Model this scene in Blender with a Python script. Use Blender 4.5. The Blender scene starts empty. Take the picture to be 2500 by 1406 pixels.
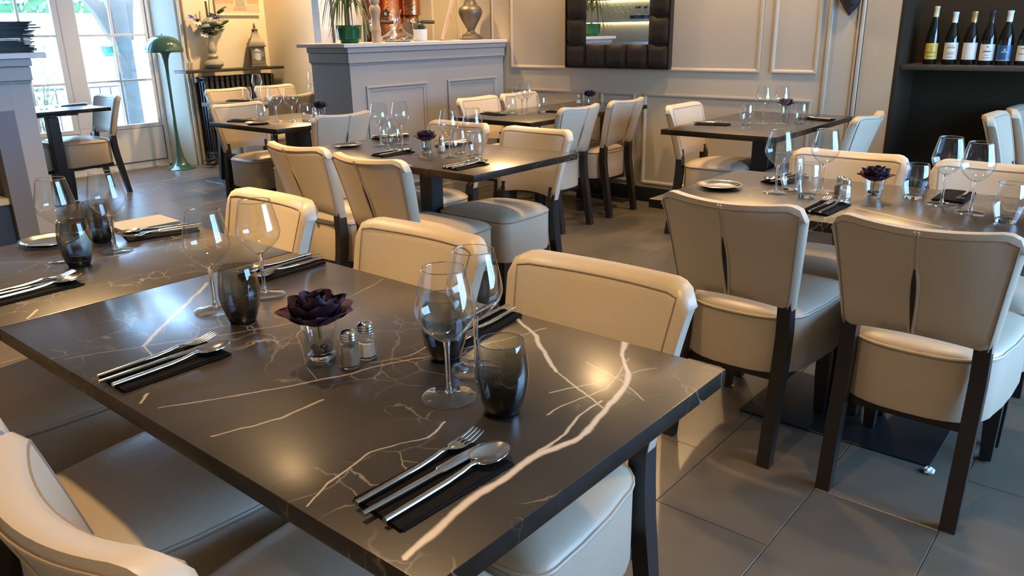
import bpy, bmesh, math, random
from mathutils import Vector, Matrix
random.seed(7)
PI = math.pi
S = bpy.context.scene
COL = S.collection

# ------------------------------------------------------------------ camera
HC = 1.30
FPX = 1903.53
cam = bpy.data.cameras.new('camera'); camo = bpy.data.objects.new('camera', cam); COL.objects.link(camo)
cam.sensor_fit = 'HORIZONTAL'; cam.sensor_width = 36.0; cam.lens = 36.0 * FPX / 2500.0
cam.clip_start = 0.02; cam.clip_end = 200
R_ = Vector((0.63992684, -0.76826842, -0.01603966)); U_ = Vector((0.25060778, 0.18892014, 0.94947613)); F_ = Vector((0.72642231, 0.61161492, -0.31342911))
M = Matrix.Identity(4)
for i in range(3):
    M[i][0] = R_[i]; M[i][1] = U_[i]; M[i][2] = -F_[i]
M[0][3], M[1][3], M[2][3] = 0, 0, HC
camo.matrix_world = M
S.camera = camo

# ------------------------------------------------------------------ colour management, world, sun, window light
S.view_settings.view_transform = 'Standard'
try: S.view_settings.look = 'None'
except Exception: pass
S.view_settings.gamma = 1.0
S.view_settings.use_curve_mapping = False
S.view_settings.exposure = 0.2
S.cycles.use_denoising = True
S.cycles.max_bounces = 10; S.cycles.transparent_max_bounces = 24; S.cycles.transmission_bounces = 10
S.cycles.glossy_bounces = 4; S.cycles.diffuse_bounces = 4
S.cycles.sample_clamp_indirect = 5.0
S.cycles.caustics_reflective = False; S.cycles.caustics_refractive = False
W = bpy.data.worlds.new('sky'); S.world = W; W.use_nodes = True
bg = W.node_tree.nodes['Background']
bg.inputs[0].default_value = (0.30, 0.56, 1.0, 1); bg.inputs[1].default_value = 23.0

def light(name, kind, loc, rot=(0, 0, 0), **kw):
    d = bpy.data.lights.new(name, kind); o = bpy.data.objects.new(name, d); COL.objects.link(o)
    o.location = loc; o.rotation_euler = rot
    for k, v in kw.items():
        if k == 'portal': d.cycles.is_portal = v
        else: setattr(d, k, v)
    return o
light('sun', 'SUN', (8, 14, 9), (math.radians(28), math.radians(38), 0), energy=7.0, angle=0.01, color=(1, 0.93, 0.82))
# sky portals at the real window openings (sampling aid for the sky)
light('portal_terrace', 'AREA', (3.2, 8.22, 1.2), (-PI / 2, 0, 0), shape='RECTANGLE', size=1.7, size_y=2.1, portal=True)
light('portal_street', 'AREA', (3.6, -2.16, 1.525), (PI / 2, 0, 0), shape='RECTANGLE', size=3.4, size_y=1.85, portal=True)
# warm recessed ceiling spots, several added unseen as fill and to brighten chair backs
CEIL = 2.65
WARM = (1.0, 0.64, 0.30)
SPOT_GAIN = 2.6
SPOTS = [(0.50, 0.85, 42), (1.15, 2.35, 40), (1.0, 3.05, 100), (-0.4, -0.6, 60), (2.45, 0.30, 30), (2.85, 1.70, 45), (1.75, 3.3, 60), (3.75, 3.35, 40), (4.05, 2.35, 28),
         (3.6, 4.9, 36), (4.6, 5.2, 60), (0.6, 5.8, 40), (4.3, 6.6, 40)]
WASH = [(4.98, 1.20, 30), (5.05, 2.50, 36), (5.05, 4.05, 36), (4.90, 6.7, 60)]      # wide wall washers close to the wall
for i, (x, y, p) in enumerate(SPOTS):
    light('ceiling_spot_and_fill', 'SPOT', (x, y, CEIL - 0.03), (0, 0, 0), energy=p * SPOT_GAIN, color=WARM, spot_size=math.radians(88), spot_blend=0.6, shadow_soft_size=0.045)

for x, y, p in WASH:
    light('wall_washer', 'SPOT', (x, y, CEIL - 0.03), (0, 0, 0), energy=p * SPOT_GAIN, color=WARM, spot_size=math.radians(150), spot_blend=0.5, shadow_soft_size=0.045)

# ------------------------------------------------------------------ mesh helpers
def new_bm(): return bmesh.new()
def box(bm, x0, x1, y0, y1, z0, z1, bev=0.0, seg=2):
    r = bmesh.ops.create_cube(bm, size=1.0)
    for v in r['verts']:
        v.co.x = x0 + (v.co.x + .5) * (x1 - x0); v.co.y = y0 + (v.co.y + .5) * (y1 - y0); v.co.z = z0 + (v.co.z + .5) * (z1 - z0)
    if bev:
        es = list({e for v in r['verts'] for e in v.link_edges})
        bmesh.ops.bevel(bm, geom=es, offset=bev, segments=seg, affect='EDGES', profile=0.5)
    return bm
def lathe(bm, prof, seg=32, cx=0, cy=0, cz=0, a0=0.0, a1=2 * PI, sx=1, sy=1, facet=None):
    full = abs(a1 - a0 - 2 * PI) < 1e-6
    n = seg if full else seg + 1
    rings = []
    for r, z in prof:
        if r < 1e-6:
            rings.append([bm.verts.new((cx, cy, cz + z))]); continue
        rings.append([bm.verts.new((cx + sx * r * math.cos(a0 + (a1 - a0) * i / seg), cy + sy * r * math.sin(a0 + (a1 - a0) * i / seg), cz + z)) for i in range(n)])
    for a, b in zip(rings, rings[1:]):
        m = seg
        for i in range(m):
            j = (i + 1) % n
            if len(a) == 1 and len(b) == 1: continue
            if len(a) == 1: bm.faces.new((a[0], b[j], b[i]))
            elif len(b) == 1: bm.faces.new((a[i], a[j], b[0]))
            else: bm.faces.new((a[i], a[j], b[j], b[i]))
    return bm
def tube(bm, pts, r, seg=8, closed=False, flat=None):
    pts = [Vector(p) for p in pts]; n = len(pts); rings = []
    rr = r if isinstance(r, (list, tuple)) else [r] * n
    up = Vector((0, 0, 1))
    prev = None
    for i, p in enumerate(pts):
        if closed: t = pts[(i + 1) % n] - pts[i - 1]
        else: t = pts[min(i + 1, n - 1)] - pts[max(i - 1, 0)]
        t.normalize()
        if prev is None:
            a = t.cross(up)
            if a.length < 1e-3: a = t.cross(Vector((1, 0, 0)))
        else:
            a = prev - t * prev.dot(t)
        a.normalize(); prev = a
        b = t.cross(a)
        fa, fb = (1, 1) if flat is None else flat
        rings.append([bm.verts.new(p + rr[i] * (fa * math.cos(2 * PI * k / seg) * a + fb * math.sin(2 * PI * k / seg) * b)) for k in range(seg)])
    m = n if closed else n - 1
    for i in range(m):
        A, B = rings[i], rings[(i + 1) % n]
        for k in range(seg):
            l = (k + 1) % seg
            bm.faces.new((A[k], A[l], B[l], B[k]))
    if not closed:
        bm.faces.new(rings[0][::-1]); bm.faces.new(rings[-1])
    return bm
def sweep_rect(bm, secs):
    """secs: list of (centre, half-vector a, half-vector b)"""
    rings = []
    for c, a, b in secs:
        c, a, b = Vector(c), Vector(a), Vector(b)
        rings.append([bm.verts.new(c + a + b), bm.verts.new(c - a + b), bm.verts.new(c - a - b), bm.verts.new(c + a - b)])
    for A, B in zip(rings, rings[1:]):
        for k in range(4):
            l = (k + 1) % 4
            bm.faces.new((A[k], A[l], B[l], B[k]))
    bm.faces.new(rings[0][::-1]); bm.faces.new(rings[-1])
    return bm
def prism(bm, poly, z0, z1):
    b = [bm.verts.new((x, y, z0)) for x, y in poly]; t = [bm.verts.new((x, y, z1)) for x, y in poly]
    n = len(poly)
    for i in range(n):
        j = (i + 1) % n
        bm.faces.new((b[i], b[j], t[j], t[i]))
    bm.faces.new(b[::-1]); bm.faces.new(t)
    return bm
def mesh(bm, name, smooth=35):
    bmesh.ops.recalc_face_normals(bm, faces=bm.faces)
    me = bpy.data.meshes.new(name); bm.to_mesh(me); bm.free()
    if smooth:
        for p in me.polygons: p.use_smooth = True
        try: me.set_sharp_from_angle(angle=math.radians(smooth))
        except Exception: pass
    return me
def obj(name, bm, mat, parent=None, loc=None, rot=None, smooth=35):
    me = bm if isinstance(bm, bpy.types.Mesh) else mesh(bm, name, smooth)
    if mat and not len(me.materials): me.materials.append(mat)
    o = bpy.data.objects.new(name, me); COL.objects.link(o)
    if parent: o.parent = parent
    if loc: o.location = loc
    if rot: o.rotation_euler = rot
    return o
def tag(o, label, cat, group=None, kind=None):
    o['label'] = label; o['category'] = cat
    if group: o['group'] = group
    if kind: o['kind'] = kind
    return o
def thing(name, label, cat, loc=(0, 0, 0), rz=0, group=None):
    o = bpy.data.objects.new(name, None); COL.objects.link(o); o.location = loc; o.rotation_euler = (0, 0, rz)
    o.empty_display_size = 0.1
    return tag(o, label, cat, group)
def struct(name, bm, mat, parent=None, smooth=35):
    o = obj(name, bm, mat, parent, smooth=smooth)
    if not parent: o['kind'] = 'structure'
    return o
CHILD = {}
def kids(o):
    return [c for c in o.children]
def copy_tree(o, parent=None):
    c = o.copy(); COL.objects.link(c); c.parent = parent
    for ch in kids(o): copy_tree(ch, c)
    return c
PROTO = {}
def place(key, builder, loc, rz, label, cat, group=None, rot=None, scale=None):
    if key not in PROTO:
        o = builder(); PROTO[key] = o
        if rot is None: o.rotation_euler = (0, 0, rz)
    else:
        o = copy_tree(PROTO[key])
    o.location = loc
    o.rotation_euler = rot if rot is not None else (0, 0, rz)
    if scale: o.scale = (scale,) * 3 if not isinstance(scale, tuple) else scale
    else: o.scale = (1, 1, 1)
    if 'group' in o.keys() and not group: del o['group']
    tag(o, label, cat, group)
    return o

# ------------------------------------------------------------------ materials
def mat(name, col, rough=0.5, metal=0.0, spec=0.5, noise=None, bump=None, emit=None, coat=0, sheen=0):
    m = bpy.data.materials.new(name); m.use_nodes = True
    nt = m.node_tree; b = nt.nodes['Principled BSDF']
    b.inputs['Base Color'].default_value = (*col, 1); b.inputs['Roughness'].default_value = rough; b.inputs['Metallic'].default_value = metal
    b.inputs['Specular IOR Level'].default_value = spec
    if coat: b.inputs['Coat Weight'].default_value = coat; b.inputs['Coat Roughness'].default_value = 0.05
    if sheen: b.inputs['Sheen Weight'].default_value = sheen
    tc = None
    if noise or bump:
        tc = nt.nodes.new('ShaderNodeTexCoord')
    if noise:
        sc, amt, col2 = noise
        n = nt.nodes.new('ShaderNodeTexNoise'); n.inputs['Scale'].default_value = sc; n.inputs['Detail'].default_value = 5; n.inputs['Roughness'].default_value = .6
        nt.links.new(tc.outputs['Object'], n.inputs['Vector'])
        r = nt.nodes.new('ShaderNodeValToRGB'); r.color_ramp.elements[0].position = .5 - amt; r.color_ramp.elements[1].position = .5 + amt
        r.color_ramp.elements[0].color = (*col, 1); r.color_ramp.elements[1].color = (*col2, 1)
        nt.links.new(n.outputs['Fac'], r.inputs['Fac']); nt.links.new(r.outputs['Color'], b.inputs['Base Color'])
    if bump:
        sc, st = bump
        n = nt.nodes.new('ShaderNodeTexNoise'); n.inputs['Scale'].default_value = sc; n.inputs['Detail'].default_value = 3
        nt.links.new(tc.outputs['Object'], n.inputs['Vector'])
        bp = nt.nodes.new('ShaderNodeBump'); bp.inputs['Strength'].default_value = st; bp.inputs['Distance'].default_value = .004
        nt.links.new(n.outputs['Fac'], bp.inputs['Height']); nt.links.new(bp.outputs['Normal'], b.inputs['Normal'])
    if emit:
        b.inputs['Emission Color'].default_value = (*emit[0], 1); b.inputs['Emission Strength'].default_value = emit[1]
    return m
def thin_glass(name, tint=(0.97, 0.985, 0.98), refl=1.0, grad=None, f0=0.05):
    """clear thin wall: transparent sheet with Schlick reflection; grad = (z0, col0, z1, col1) glass tint by height"""
    m = bpy.data.materials.new(name); m.use_nodes = True; nt = m.node_tree; nt.nodes.clear()
    out = nt.nodes.new('ShaderNodeOutputMaterial'); mix = nt.nodes.new('ShaderNodeMixShader')
    tr = nt.nodes.new('ShaderNodeBsdfTransparent'); gl = nt.nodes.new('ShaderNodeBsdfGlossy')
    tr.inputs['Color'].default_value = (*tint, 1); gl.inputs['Roughness'].default_value = 0.0
    gl.inputs['Color'].default_value = (refl, refl, refl, 1)
    lw = nt.nodes.new('ShaderNodeLayerWeight'); lw.inputs['Blend'].default_value = 0.5
    p = nt.nodes.new('ShaderNodeMath'); p.operation = 'POWER'; p.inputs[1].default_value = 3.2
    a = nt.nodes.new('ShaderNodeMath'); a.operation = 'MULTIPLY_ADD'; a.inputs[1].default_value = 0.85; a.inputs[2].default_value = f0
    nt.links.new(lw.outputs['Facing'], p.inputs[0]); nt.links.new(p.outputs[0], a.inputs[0]); nt.links.new(a.outputs[0], mix.inputs[0])
    nt.links.new(tr.outputs[0], mix.inputs[1]); nt.links.new(gl.outputs[0], mix.inputs[2]); nt.links.new(mix.outputs[0], out.inputs[0])
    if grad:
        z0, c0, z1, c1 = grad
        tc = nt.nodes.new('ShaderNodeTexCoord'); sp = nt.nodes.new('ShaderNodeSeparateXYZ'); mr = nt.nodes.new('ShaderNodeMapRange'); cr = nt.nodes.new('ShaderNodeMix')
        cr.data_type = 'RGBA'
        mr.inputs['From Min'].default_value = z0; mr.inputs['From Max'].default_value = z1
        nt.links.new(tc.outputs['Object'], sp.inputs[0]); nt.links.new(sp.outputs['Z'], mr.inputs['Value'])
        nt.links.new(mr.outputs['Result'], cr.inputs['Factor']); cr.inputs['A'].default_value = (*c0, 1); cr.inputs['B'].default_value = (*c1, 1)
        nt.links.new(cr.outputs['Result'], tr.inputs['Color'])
    return m
def solid_glass(name, col=(1, 1, 1), ior=1.5):
    m = bpy.data.materials.new(name); m.use_nodes = True; b = m.node_tree.nodes['Principled BSDF']
    b.inputs['Base Color'].default_value = (*col, 1); b.inputs['Roughness'].default_value = 0.0; b.inputs['IOR'].default_value = ior
    b.inputs['Transmission Weight'].default_value = 1.0
    return m

def marble():
    m = bpy.data.materials.new('dark_veined_stone'); m.use_nodes = True; nt = m.node_tree; N = nt.nodes; Lk = nt.links
    b = N['Principled BSDF']
    geo = N.new('ShaderNodeNewGeometry')
    nz = N.new('ShaderNodeTexNoise'); nz.inputs['Scale'].default_value = 9; nz.inputs['Detail'].default_value = 4
    Lk.new(geo.outputs['Position'], nz.inputs['Vector'])
    sub = N.new('ShaderNodeVectorMath'); sub.operation = 'SUBTRACT'; sub.inputs[1].default_value = (.5, .5, .5)
    Lk.new(nz.outputs['Color'], sub.inputs[0])
    sc = N.new('ShaderNodeVectorMath'); sc.operation = 'SCALE'; sc.inputs['Scale'].default_value = 0.028
    Lk.new(sub.outputs[0], sc.inputs[0])
    add = N.new('ShaderNodeVectorMath'); add.operation = 'ADD'; Lk.new(geo.outputs['Position'], add.inputs[0]); Lk.new(sc.outputs[0], add.inputs[1])
    fl = N.new('ShaderNodeVectorMath'); fl.operation = 'MULTIPLY'; fl.inputs[1].default_value = (1, 1, 0); Lk.new(add.outputs[0], fl.inputs[0])
    P = fl.outputs[0]
    wn = N.new('ShaderNodeTexNoise'); wn.inputs['Scale'].default_value = 14; wn.inputs['Detail'].default_value = 3; Lk.new(geo.outputs['Position'], wn.inputs['Vector'])
    wv = N.new('ShaderNodeMath'); wv.operation = 'MULTIPLY_ADD'; wv.inputs[1].default_value = 1.6; wv.inputs[2].default_value = 0.2; Lk.new(wn.outputs['Fac'], wv.inputs[0])
    # measured veins of the foreground table, in metres on the floor plan: (points), half width, brightness
    V = [([(0.471, 0.56), (0.509, 0.566), (0.60, 0.579), (0.681, 0.583), (0.723, 0.582), (0.80, 0.565), (0.845, 0.566), (0.905, 0.577), (0.985, 0.60), (1.04, 0.625), (1.115, 0.679), (1.155, 0.70)], .0042, 1.0),
         ([(0.723, 0.582), (0.79, 0.586), (0.855, 0.598), (0.924, 0.60)], .002, .8),
         ([(1.147, 0.962), (1.06, 0.83), (0.975, 0.726)], .0035, .95), ([(0.975, 0.726), (0.94, 0.66), (0.90, 0.572)], .0016, .7),
         ([(1.04, 0.71), (1.01, 0.62), (0.97, 0.55)], .0013, .6), ([(0.90, 0.68), (1.0, 0.645), (1.09, 0.60)], .0013, .6),
         ([(0.84, 0.64), (0.97, 0.625), (1.1, 0.655)], .0012, .6),
         ([(0.872, 1.669), (0.70, 1.50), (0.588, 1.405)], .0038, .8), ([(0.588, 1.405), (0.57, 1.32)], .0018, .7),
         ([(0.47, 1.46), (0.588, 1.405), (0.73, 1.33), (0.90, 1.26)], .0011, .5),
         ([(0.483, 1.13), (0.612, 1.06), (0.70, 1.02), (0.95, 0.92), (1.12, 0.86)], .0014, .65),
         ([(0.49, 0.985), (0.58, 0.95), (0.665, 0.95)], .0014, .6), ([(0.50, 1.197), (0.475, 1.17)], .003, .7),
         ([(0.468, 0.728), (0.51, 0.755), (0.60, 0.77), (0.68, 0.735), (0.73, 0.75)], .0013, .7),
         ([(0.70, 1.02), (0.80, 1.22), (0.93, 1.30), (1.15, 1.36)], .0011, .5),
         ([(0.80, 1.0), (0.87, 0.97), (1.02, 0.99), (1.15, 1.10)], .0011, .5),
         ([(0.55, 1.79), (0.52, 1.75)], .003, .7), ([(0.64, 1.93), (0.72, 1.99)], .002, .6), ([(0.60, 2.3), (0.80, 2.1), (1.1, 2.05)], .0012, .45),
         ([(2.36, 2.60), (2.31, 2.50)], .004, .8), ([(2.72, 0.12), (2.78, 0.35), (2.93, 0.42), (3.0, 0.40)], .003, .8), ([(2.55, .72), (2.44, .45)], .003, .7)]
    acc = None
    def mn(op, a, bb, clamp=False):
        n = N.new('ShaderNodeMath'); n.operation = op; n.use_clamp = clamp
        for i, v in enumerate((a, bb)):
            if v is None: continue
            if isinstance(v, (int, float)): n.inputs[i].default_value = v
            else: Lk.new(v, n.inputs[i])
        return n.outputs[0]
    sep = N.new('ShaderNodeSeparateXYZ'); Lk.new(P, sep.inputs[0])
    for pts, hw, br in V:
        ex = max(p[0] for p in pts) - min(p[0] for p in pts); ey = max(p[1] for p in pts) - min(p[1] for p in pts)
        iu, iv = (0, 1) if ex >= ey else (1, 0)
        pts = sorted(pts, key=lambda p: p[iu])
        u0, u1 = pts[0][iu], pts[-1][iu]; vs_ = [p[iv] for p in pts]; v0, v1 = min(vs_) - .01, max(vs_) + .01
        mr = N.new('ShaderNodeMapRange'); mr.inputs['From Min'].default_value = u0; mr.inputs['From Max'].default_value = u1; Lk.new(sep.outputs['XY'[iu]], mr.inputs['Value'])
        fc = N.new('ShaderNodeFloatCurve'); cv = fc.mapping.curves[0]
        for k, p in enumerate(pts):
            cu, cvv = (p[iu] - u0) / (u1 - u0), (p[iv] - v0) / (v1 - v0)
            if k == 0: cv.points[0].location = (cu, cvv); q = cv.points[0]
            elif k == len(pts) - 1: cv.points[-1].location = (cu, cvv); q = cv.points[-1]
            else: q = cv.points.new(cu, cvv)
        for q in cv.points: q.handle_type = 'VECTOR'
        fc.mapping.update(); Lk.new(mr.outputs['Result'], fc.inputs['Value'])
        val = mn('MULTIPLY', fc.outputs['Value'], v1 - v0); val = mn('ADD', val, v0)
        d = mn('ABSOLUTE', mn('SUBTRACT', sep.outputs['XY'[iv]], val), None)
        oc = mn('MULTIPLY', mn('ABSOLUTE', mn('SUBTRACT', sep.outputs['XY'[iu]], (u0 + u1) / 2), None), 1.0)
        oc = mn('MAXIMUM', mn('SUBTRACT', oc, (u1 - u0) / 2), 0.0)
        d = mn('ADD', mn('MULTIPLY', d, .9), oc)
        w = mn('MULTIPLY', wv.outputs[0], hw)
        f = mn('DIVIDE', d, w); f = mn('SUBTRACT', 1.6, f, True); f = mn('MULTIPLY', f, br)
        acc = f if acc is None else mn('MAXIMUM', acc, f)
    # fine web of veins everywhere
    add2 = N.new('ShaderNodeVectorMath'); add2.operation = 'ADD'; sc2 = N.new('ShaderNodeVectorMath'); sc2.operation = 'SCALE'; sc2.inputs['Scale'].default_value = .12
    Lk.new(sub.outputs[0], sc2.inputs[0]); Lk.new(geo.outputs['Position'], add2.inputs[0]); Lk.new(sc2.outputs[0], add2.inputs[1])
    for scale, th, br, ms in ((4.2, .010, .38, 2.3), (13, .02, .5, 5.0)):
        vo = N.new('ShaderNodeTexVoronoi'); vo.feature = 'DISTANCE_TO_EDGE'; vo.inputs['Scale'].default_value = scale; Lk.new(add2.outputs[0], vo.inputs['Vector'])
        f = mn('DIVIDE', vo.outputs['Distance'], th); f = mn('SUBTRACT', 1.3, f, True)
        mk = N.new('ShaderNodeTexNoise'); mk.inputs['Scale'].default_value = ms; mk.inputs['Detail'].default_value = 4; Lk.new(geo.outputs['Position'], mk.inputs['Vector'])
        k = mn('SUBTRACT', mk.outputs['Fac'], .52); k = mn('MULTIPLY', k, 5.0, True)
        f = mn('MULTIPLY', f, k); f = mn('MULTIPLY', f, br)
        acc = mn('MAXIMUM', acc, f)
    basen = N.new('ShaderNodeTexNoise'); basen.inputs['Scale'].default_value = 6; basen.inputs['Detail'].default_value = 6; Lk.new(geo.outputs['Position'], basen.inputs['Vector'])
    cr = N.new('ShaderNodeValToRGB'); cr.color_ramp.elements[0].color = (.013, .0095, .0065, 1); cr.color_ramp.elements[1].color = (.038, .028, .019, 1)
    cr.color_ramp.elements[0].position = .35; cr.color_ramp.elements[1].position = .75
    Lk.new(basen.outputs['Fac'], cr.inputs['Fac'])
    mx = N.new('ShaderNodeMix'); mx.data_type = 'RGBA'; Lk.new(acc, mx.inputs['Factor']); Lk.new(cr.outputs['Color'], mx.inputs['A']); mx.inputs['B'].default_value = (.62, .52, .40, 1)
    Lk.new(mx.outputs['Result'], b.inputs['Base Color'])
    b.inputs['Roughness'].default_value = .36; b.inputs['IOR'].default_value = 1.5
    b.inputs['Coat Roughness'].default_value = .21; b.inputs['Coat IOR'].default_value = 1.5
    sn = N.new('ShaderNodeSeparateXYZ'); Lk.new(geo.outputs['Normal'], sn.inputs[0])
    up = N.new('ShaderNodeMath'); up.operation = 'GREATER_THAN'; up.inputs[1].default_value = .5; Lk.new(sn.outputs['Z'], up.inputs[0])
    Lk.new(up.outputs[0], b.inputs['Coat Weight'])      # lacquered top, raw edge band
    Lk.new(mn('MULTIPLY_ADD', up.outputs[0], .8) if False else mn('MULTIPLY', mn('ADD', up.outputs[0], .35), .4), b.inputs['Specular IOR Level'])
    return m

LEATHER = mat('cream_leather', (.53, .44, .32), .38, bump=(260, .12), noise=(5, .3, (.58, .485, .36)))
SEAM = mat('leather_seam', (.30, .24, .18), .5)
PLEAT = mat('pleat_painted_shade', (.03, .025, .02), .8)
BLACKWOOD = mat('black_stained_wood', (.014, .011, .011), .38, noise=(18, .3, (.022, .018, .016)))
BLACKMETAL = mat('black_powder_metal', (.012, .012, .013), .42)
MARBLE = marble()
STEEL = mat('polished_steel', (.78, .75, .70), .12, 1.0)
SILVER = mat('silver_tray', (.80, .77, .72), .16, 1.0)
NAPKIN = mat('black_paper', (.010, .009, .009), .9, spec=.08, bump=(600, .15))
GLASS = thin_glass('clear_glass_wall', f0=.075)
FOOTG = thin_glass('clear_glass_foot', tint=(.96, .97, .965), f0=.16)
GLASSB = thin_glass('clear_glass_heavy', tint=(.94, .955, .95), f0=.09)
SGLASS = solid_glass('clear_glass_solid')
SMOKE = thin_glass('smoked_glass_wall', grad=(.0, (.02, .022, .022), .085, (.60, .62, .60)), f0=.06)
SMOKEB = mat('smoked_glass_base', (.008, .009, .009), .04)
PANE = thin_glass('window_pane', tint=(.95, .97, .97), f0=.04)
TILE = [mat('floor_tile_%d' % i, c, .30, bump=(40, .10), noise=(7, .25, c2)) for i, (c, c2) in enumerate([((.100, .084, .062), (.124, .105, .079)), ((.094, .079, .06), (.116, .099, .076)), ((.106, .09, .068), (.13, .11, .084))])]
GROUT = mat('grout', (.085, .072, .058), .8)
WALLP = mat('greige_wall_paint', (.50, .445, .345), .55, noise=(2.5, .3, (.535, .475, .37)))
BEIGE = mat('beige_plaster', (.50, .385, .24), .7, bump=(9, .25), noise=(4, .3, (.54, .42, .27)))
CREAMW = mat('cream_plaster', (.74, .68, .52), .7, noise=(3, .3, (.78, .72, .57)))
WHITEP = mat('white_paint', (.84, .84, .82), .45)
CEILM = mat('ceiling_paint', (.50, .40, .28), .8)
OCHRE = mat('ochre_plaster', (.60, .49, .34), .8)
DARKW = mat('dark_brown_paint', (.030, .021, .012), .6, spec=.15, noise=(3, .3, (.036, .027, .016)))
BARP = mat('grey_bar_paint', (.30, .295, .285), .45)
STONE = mat('pale_stone_slab', (.56, .53, .49), .35, noise=(30, .2, (.63, .60, .56)))
GREENLAMP = mat('green_lacquer', (.042, .100, .072), .16, coat=.5)
IRON = mat('black_cast_iron', (.020, .020, .022), .38)
COPPER = mat('hammered_copper', (.60, .26, .12), .22, 1.0, bump=(55, .9))
TAUPE = mat('taupe_glaze', (.36, .33, .27), .18)
BRONZE = mat('aged_bronze', (.11, .095, .075), .45, .6, noise=(14, .3, (.17, .15, .12)))
CANDLE = mat('candle_wax', (.85, .80, .68), .5)
LEAF = mat('leaf_green', (.045, .10, .02), .45)
LEAF2 = mat('leaf_dull', (.10, .12, .05), .5)
GPOT = mat('green_glazed_pot', (.01, .11, .04), .12)
WOODL = mat('pale_turned_wood', (.52, .33, .18), .4, noise=(8, .3, (.60, .40, .23)))
WHITEC = mat('white_ceramic', (.80, .78, .75), .3)
PURPLE = mat('purple_petal', (.020, .003, .016), .6)
PINKP = mat('mauve_petal', (.050, .008, .040), .6)
STEMG = mat('stem_green', (.26, .30, .06), .5)
PEBBLE = mat('brown_pebble', (.17, .11, .06), .3, noise=(60, .3, (.28, .20, .12)))
SALT = mat('salt_grains', (.85, .82, .77), .8)
PEPPER = mat('pepper_grains', (.20, .13, .07), .85, noise=(300, .2, (.30, .21, .12)))
LEADFRAME = mat('padded_brown_leather', (.026, .020, .015), .5, spec=.25, bump=(120, .2))
MIRROR = mat('mirror_silver', (.93, .93, .92), .01, 1.0)
BOTTLE = mat('dark_bottle_glass', (.006, .007, .005), .05, spec=.7)
SLATE = mat('black_slate', (.016, .018, .020), .55, bump=(60, .4))

# ------------------------------------------------------------------ structure
XW, YB, YD, YR = 5.34, 4.54, 8.15, 7.90
XL, YF = -0.9, -2.2
# floor and its tiles
fl = struct('floor', box(new_bm(), XL, 6.0, YF, 8.3, -.05, -.004), GROUT)
tw, tl, gap = 1 / 3, 2 / 3, .0022
tbm = {}
row = 0
y = .945 - 10 * tw
tile_me = mesh(box(new_bm(), 0, tl - gap, 0, tw - gap, -.004, 0, .001, 1), 'tile', 0)
tiles = []
for mi in range(3):
    me = tile_me.copy(); me.materials.append(TILE[mi]); tiles.append(me)
k = 0
while y < 8.2:
    off = (1.755 if row % 2 else 2.10) + .0
    x = off - math.ceil((off - XL) / tl) * tl
    while x < 5.34:
        x1 = min(x + tl - gap, 5.38)
        o = bpy.data.objects.new('tile', tiles[random.randrange(3)]); COL.objects.link(o); o.parent = fl
        o.location = (x + gap / 2, y + gap / 2, 0)
        x += tl; k += 1
    y += tw; row += 1
struct('ceiling', box(new_bm(), XL - .1, 6.0, YF - .1, 8.5, CEIL, CEIL + .1), CEILM)
struct('wall_right', box(new_bm(), XW, XW + .12, 1.586, 5.62, 0, CEIL), WALLP)
w = new_bm(); box(w, XW - .01, XW + .12, 1.385, 1.584, 0, CEIL); struct('wall_pier', w, BEIGE)
# dark wine niche
n = new_bm(); box(n, XW - .012, 5.76, 1.365, 1.383, 0, CEIL); box(n, 5.74, 5.80, -1.1, 1.365, 0, CEIL); box(n, XW - .012, 5.76, -1.12, -1.10, 0, CEIL)
struct('wall_niche', n, DARKW)
struct('wall_right_end', box(new_bm(), XW, XW + .12, YF, -1.125, 0, CEIL), WALLP)
struct('wall_yellow', box(new_bm(), 5.24, 5.46, 5.70, 7.90, 0, CEIL), CREAMW)
struct('wall_radiator', prism(new_bm(), [(4.205, YR), (5.46, YR), (5.46, 8.35), (4.075, 8.35), (4.075, YD)], 0, CEIL), CREAMW)
w = new_bm(); box(w, XL, 2.33, YD, 8.35, 0, CEIL); box(w, 2.33, 4.075, YD, 8.35, 2.25, CEIL); struct('wall_rear', w, CREAMW)
struct('wall_left', box(new_bm(), XL - .12, XL, YF - .1, 8.35, 0, CEIL), OCHRE)
w = new_bm()
WX0, WX1, WZ0, WZ1 = 1.9, 5.3, .60, 2.45
box(w, XL, WX0, YF - .12, YF, 0, CEIL); box(w, WX1, 5.7, YF - .12, YF, 0, CEIL); box(w, WX0, WX1, YF - .12, YF, 0, WZ0); box(w, WX0, WX1, YF - .12, YF, WZ1, CEIL)
struct('wall_front', w, OCHRE)
# street windows behind the camera: two casements with frames and panes
for i in range(2):
    a = WX0 + i * (WX1 - WX0) / 2; b_ = a + (WX1 - WX0) / 2
    f = new_bm()
    box(f, a, a + .07, YF - .09, YF - .03, WZ0, WZ1); box(f, b_ - .07, b_, YF - .09, YF - .03, WZ0, WZ1)
    box(f, a + .07, b_ - .07, YF - .09, YF - .03, WZ0, WZ0 + .07); box(f, a + .07, b_ - .07, YF - .09, YF - .03, WZ1 - .07, WZ1)
    box(f, (a + b_) / 2 - .03, (a + b_) / 2 + .03, YF - .09, YF - .03, WZ0 + .07, WZ1 - .07)
    wo = struct('window_%d' % (i + 1), f, WHITEP)
    obj('pane', box(new_bm(), a + .07, b_ - .07, YF - .062, YF - .058, WZ0 + .07, WZ1 - .07), PANE, wo)

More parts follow.
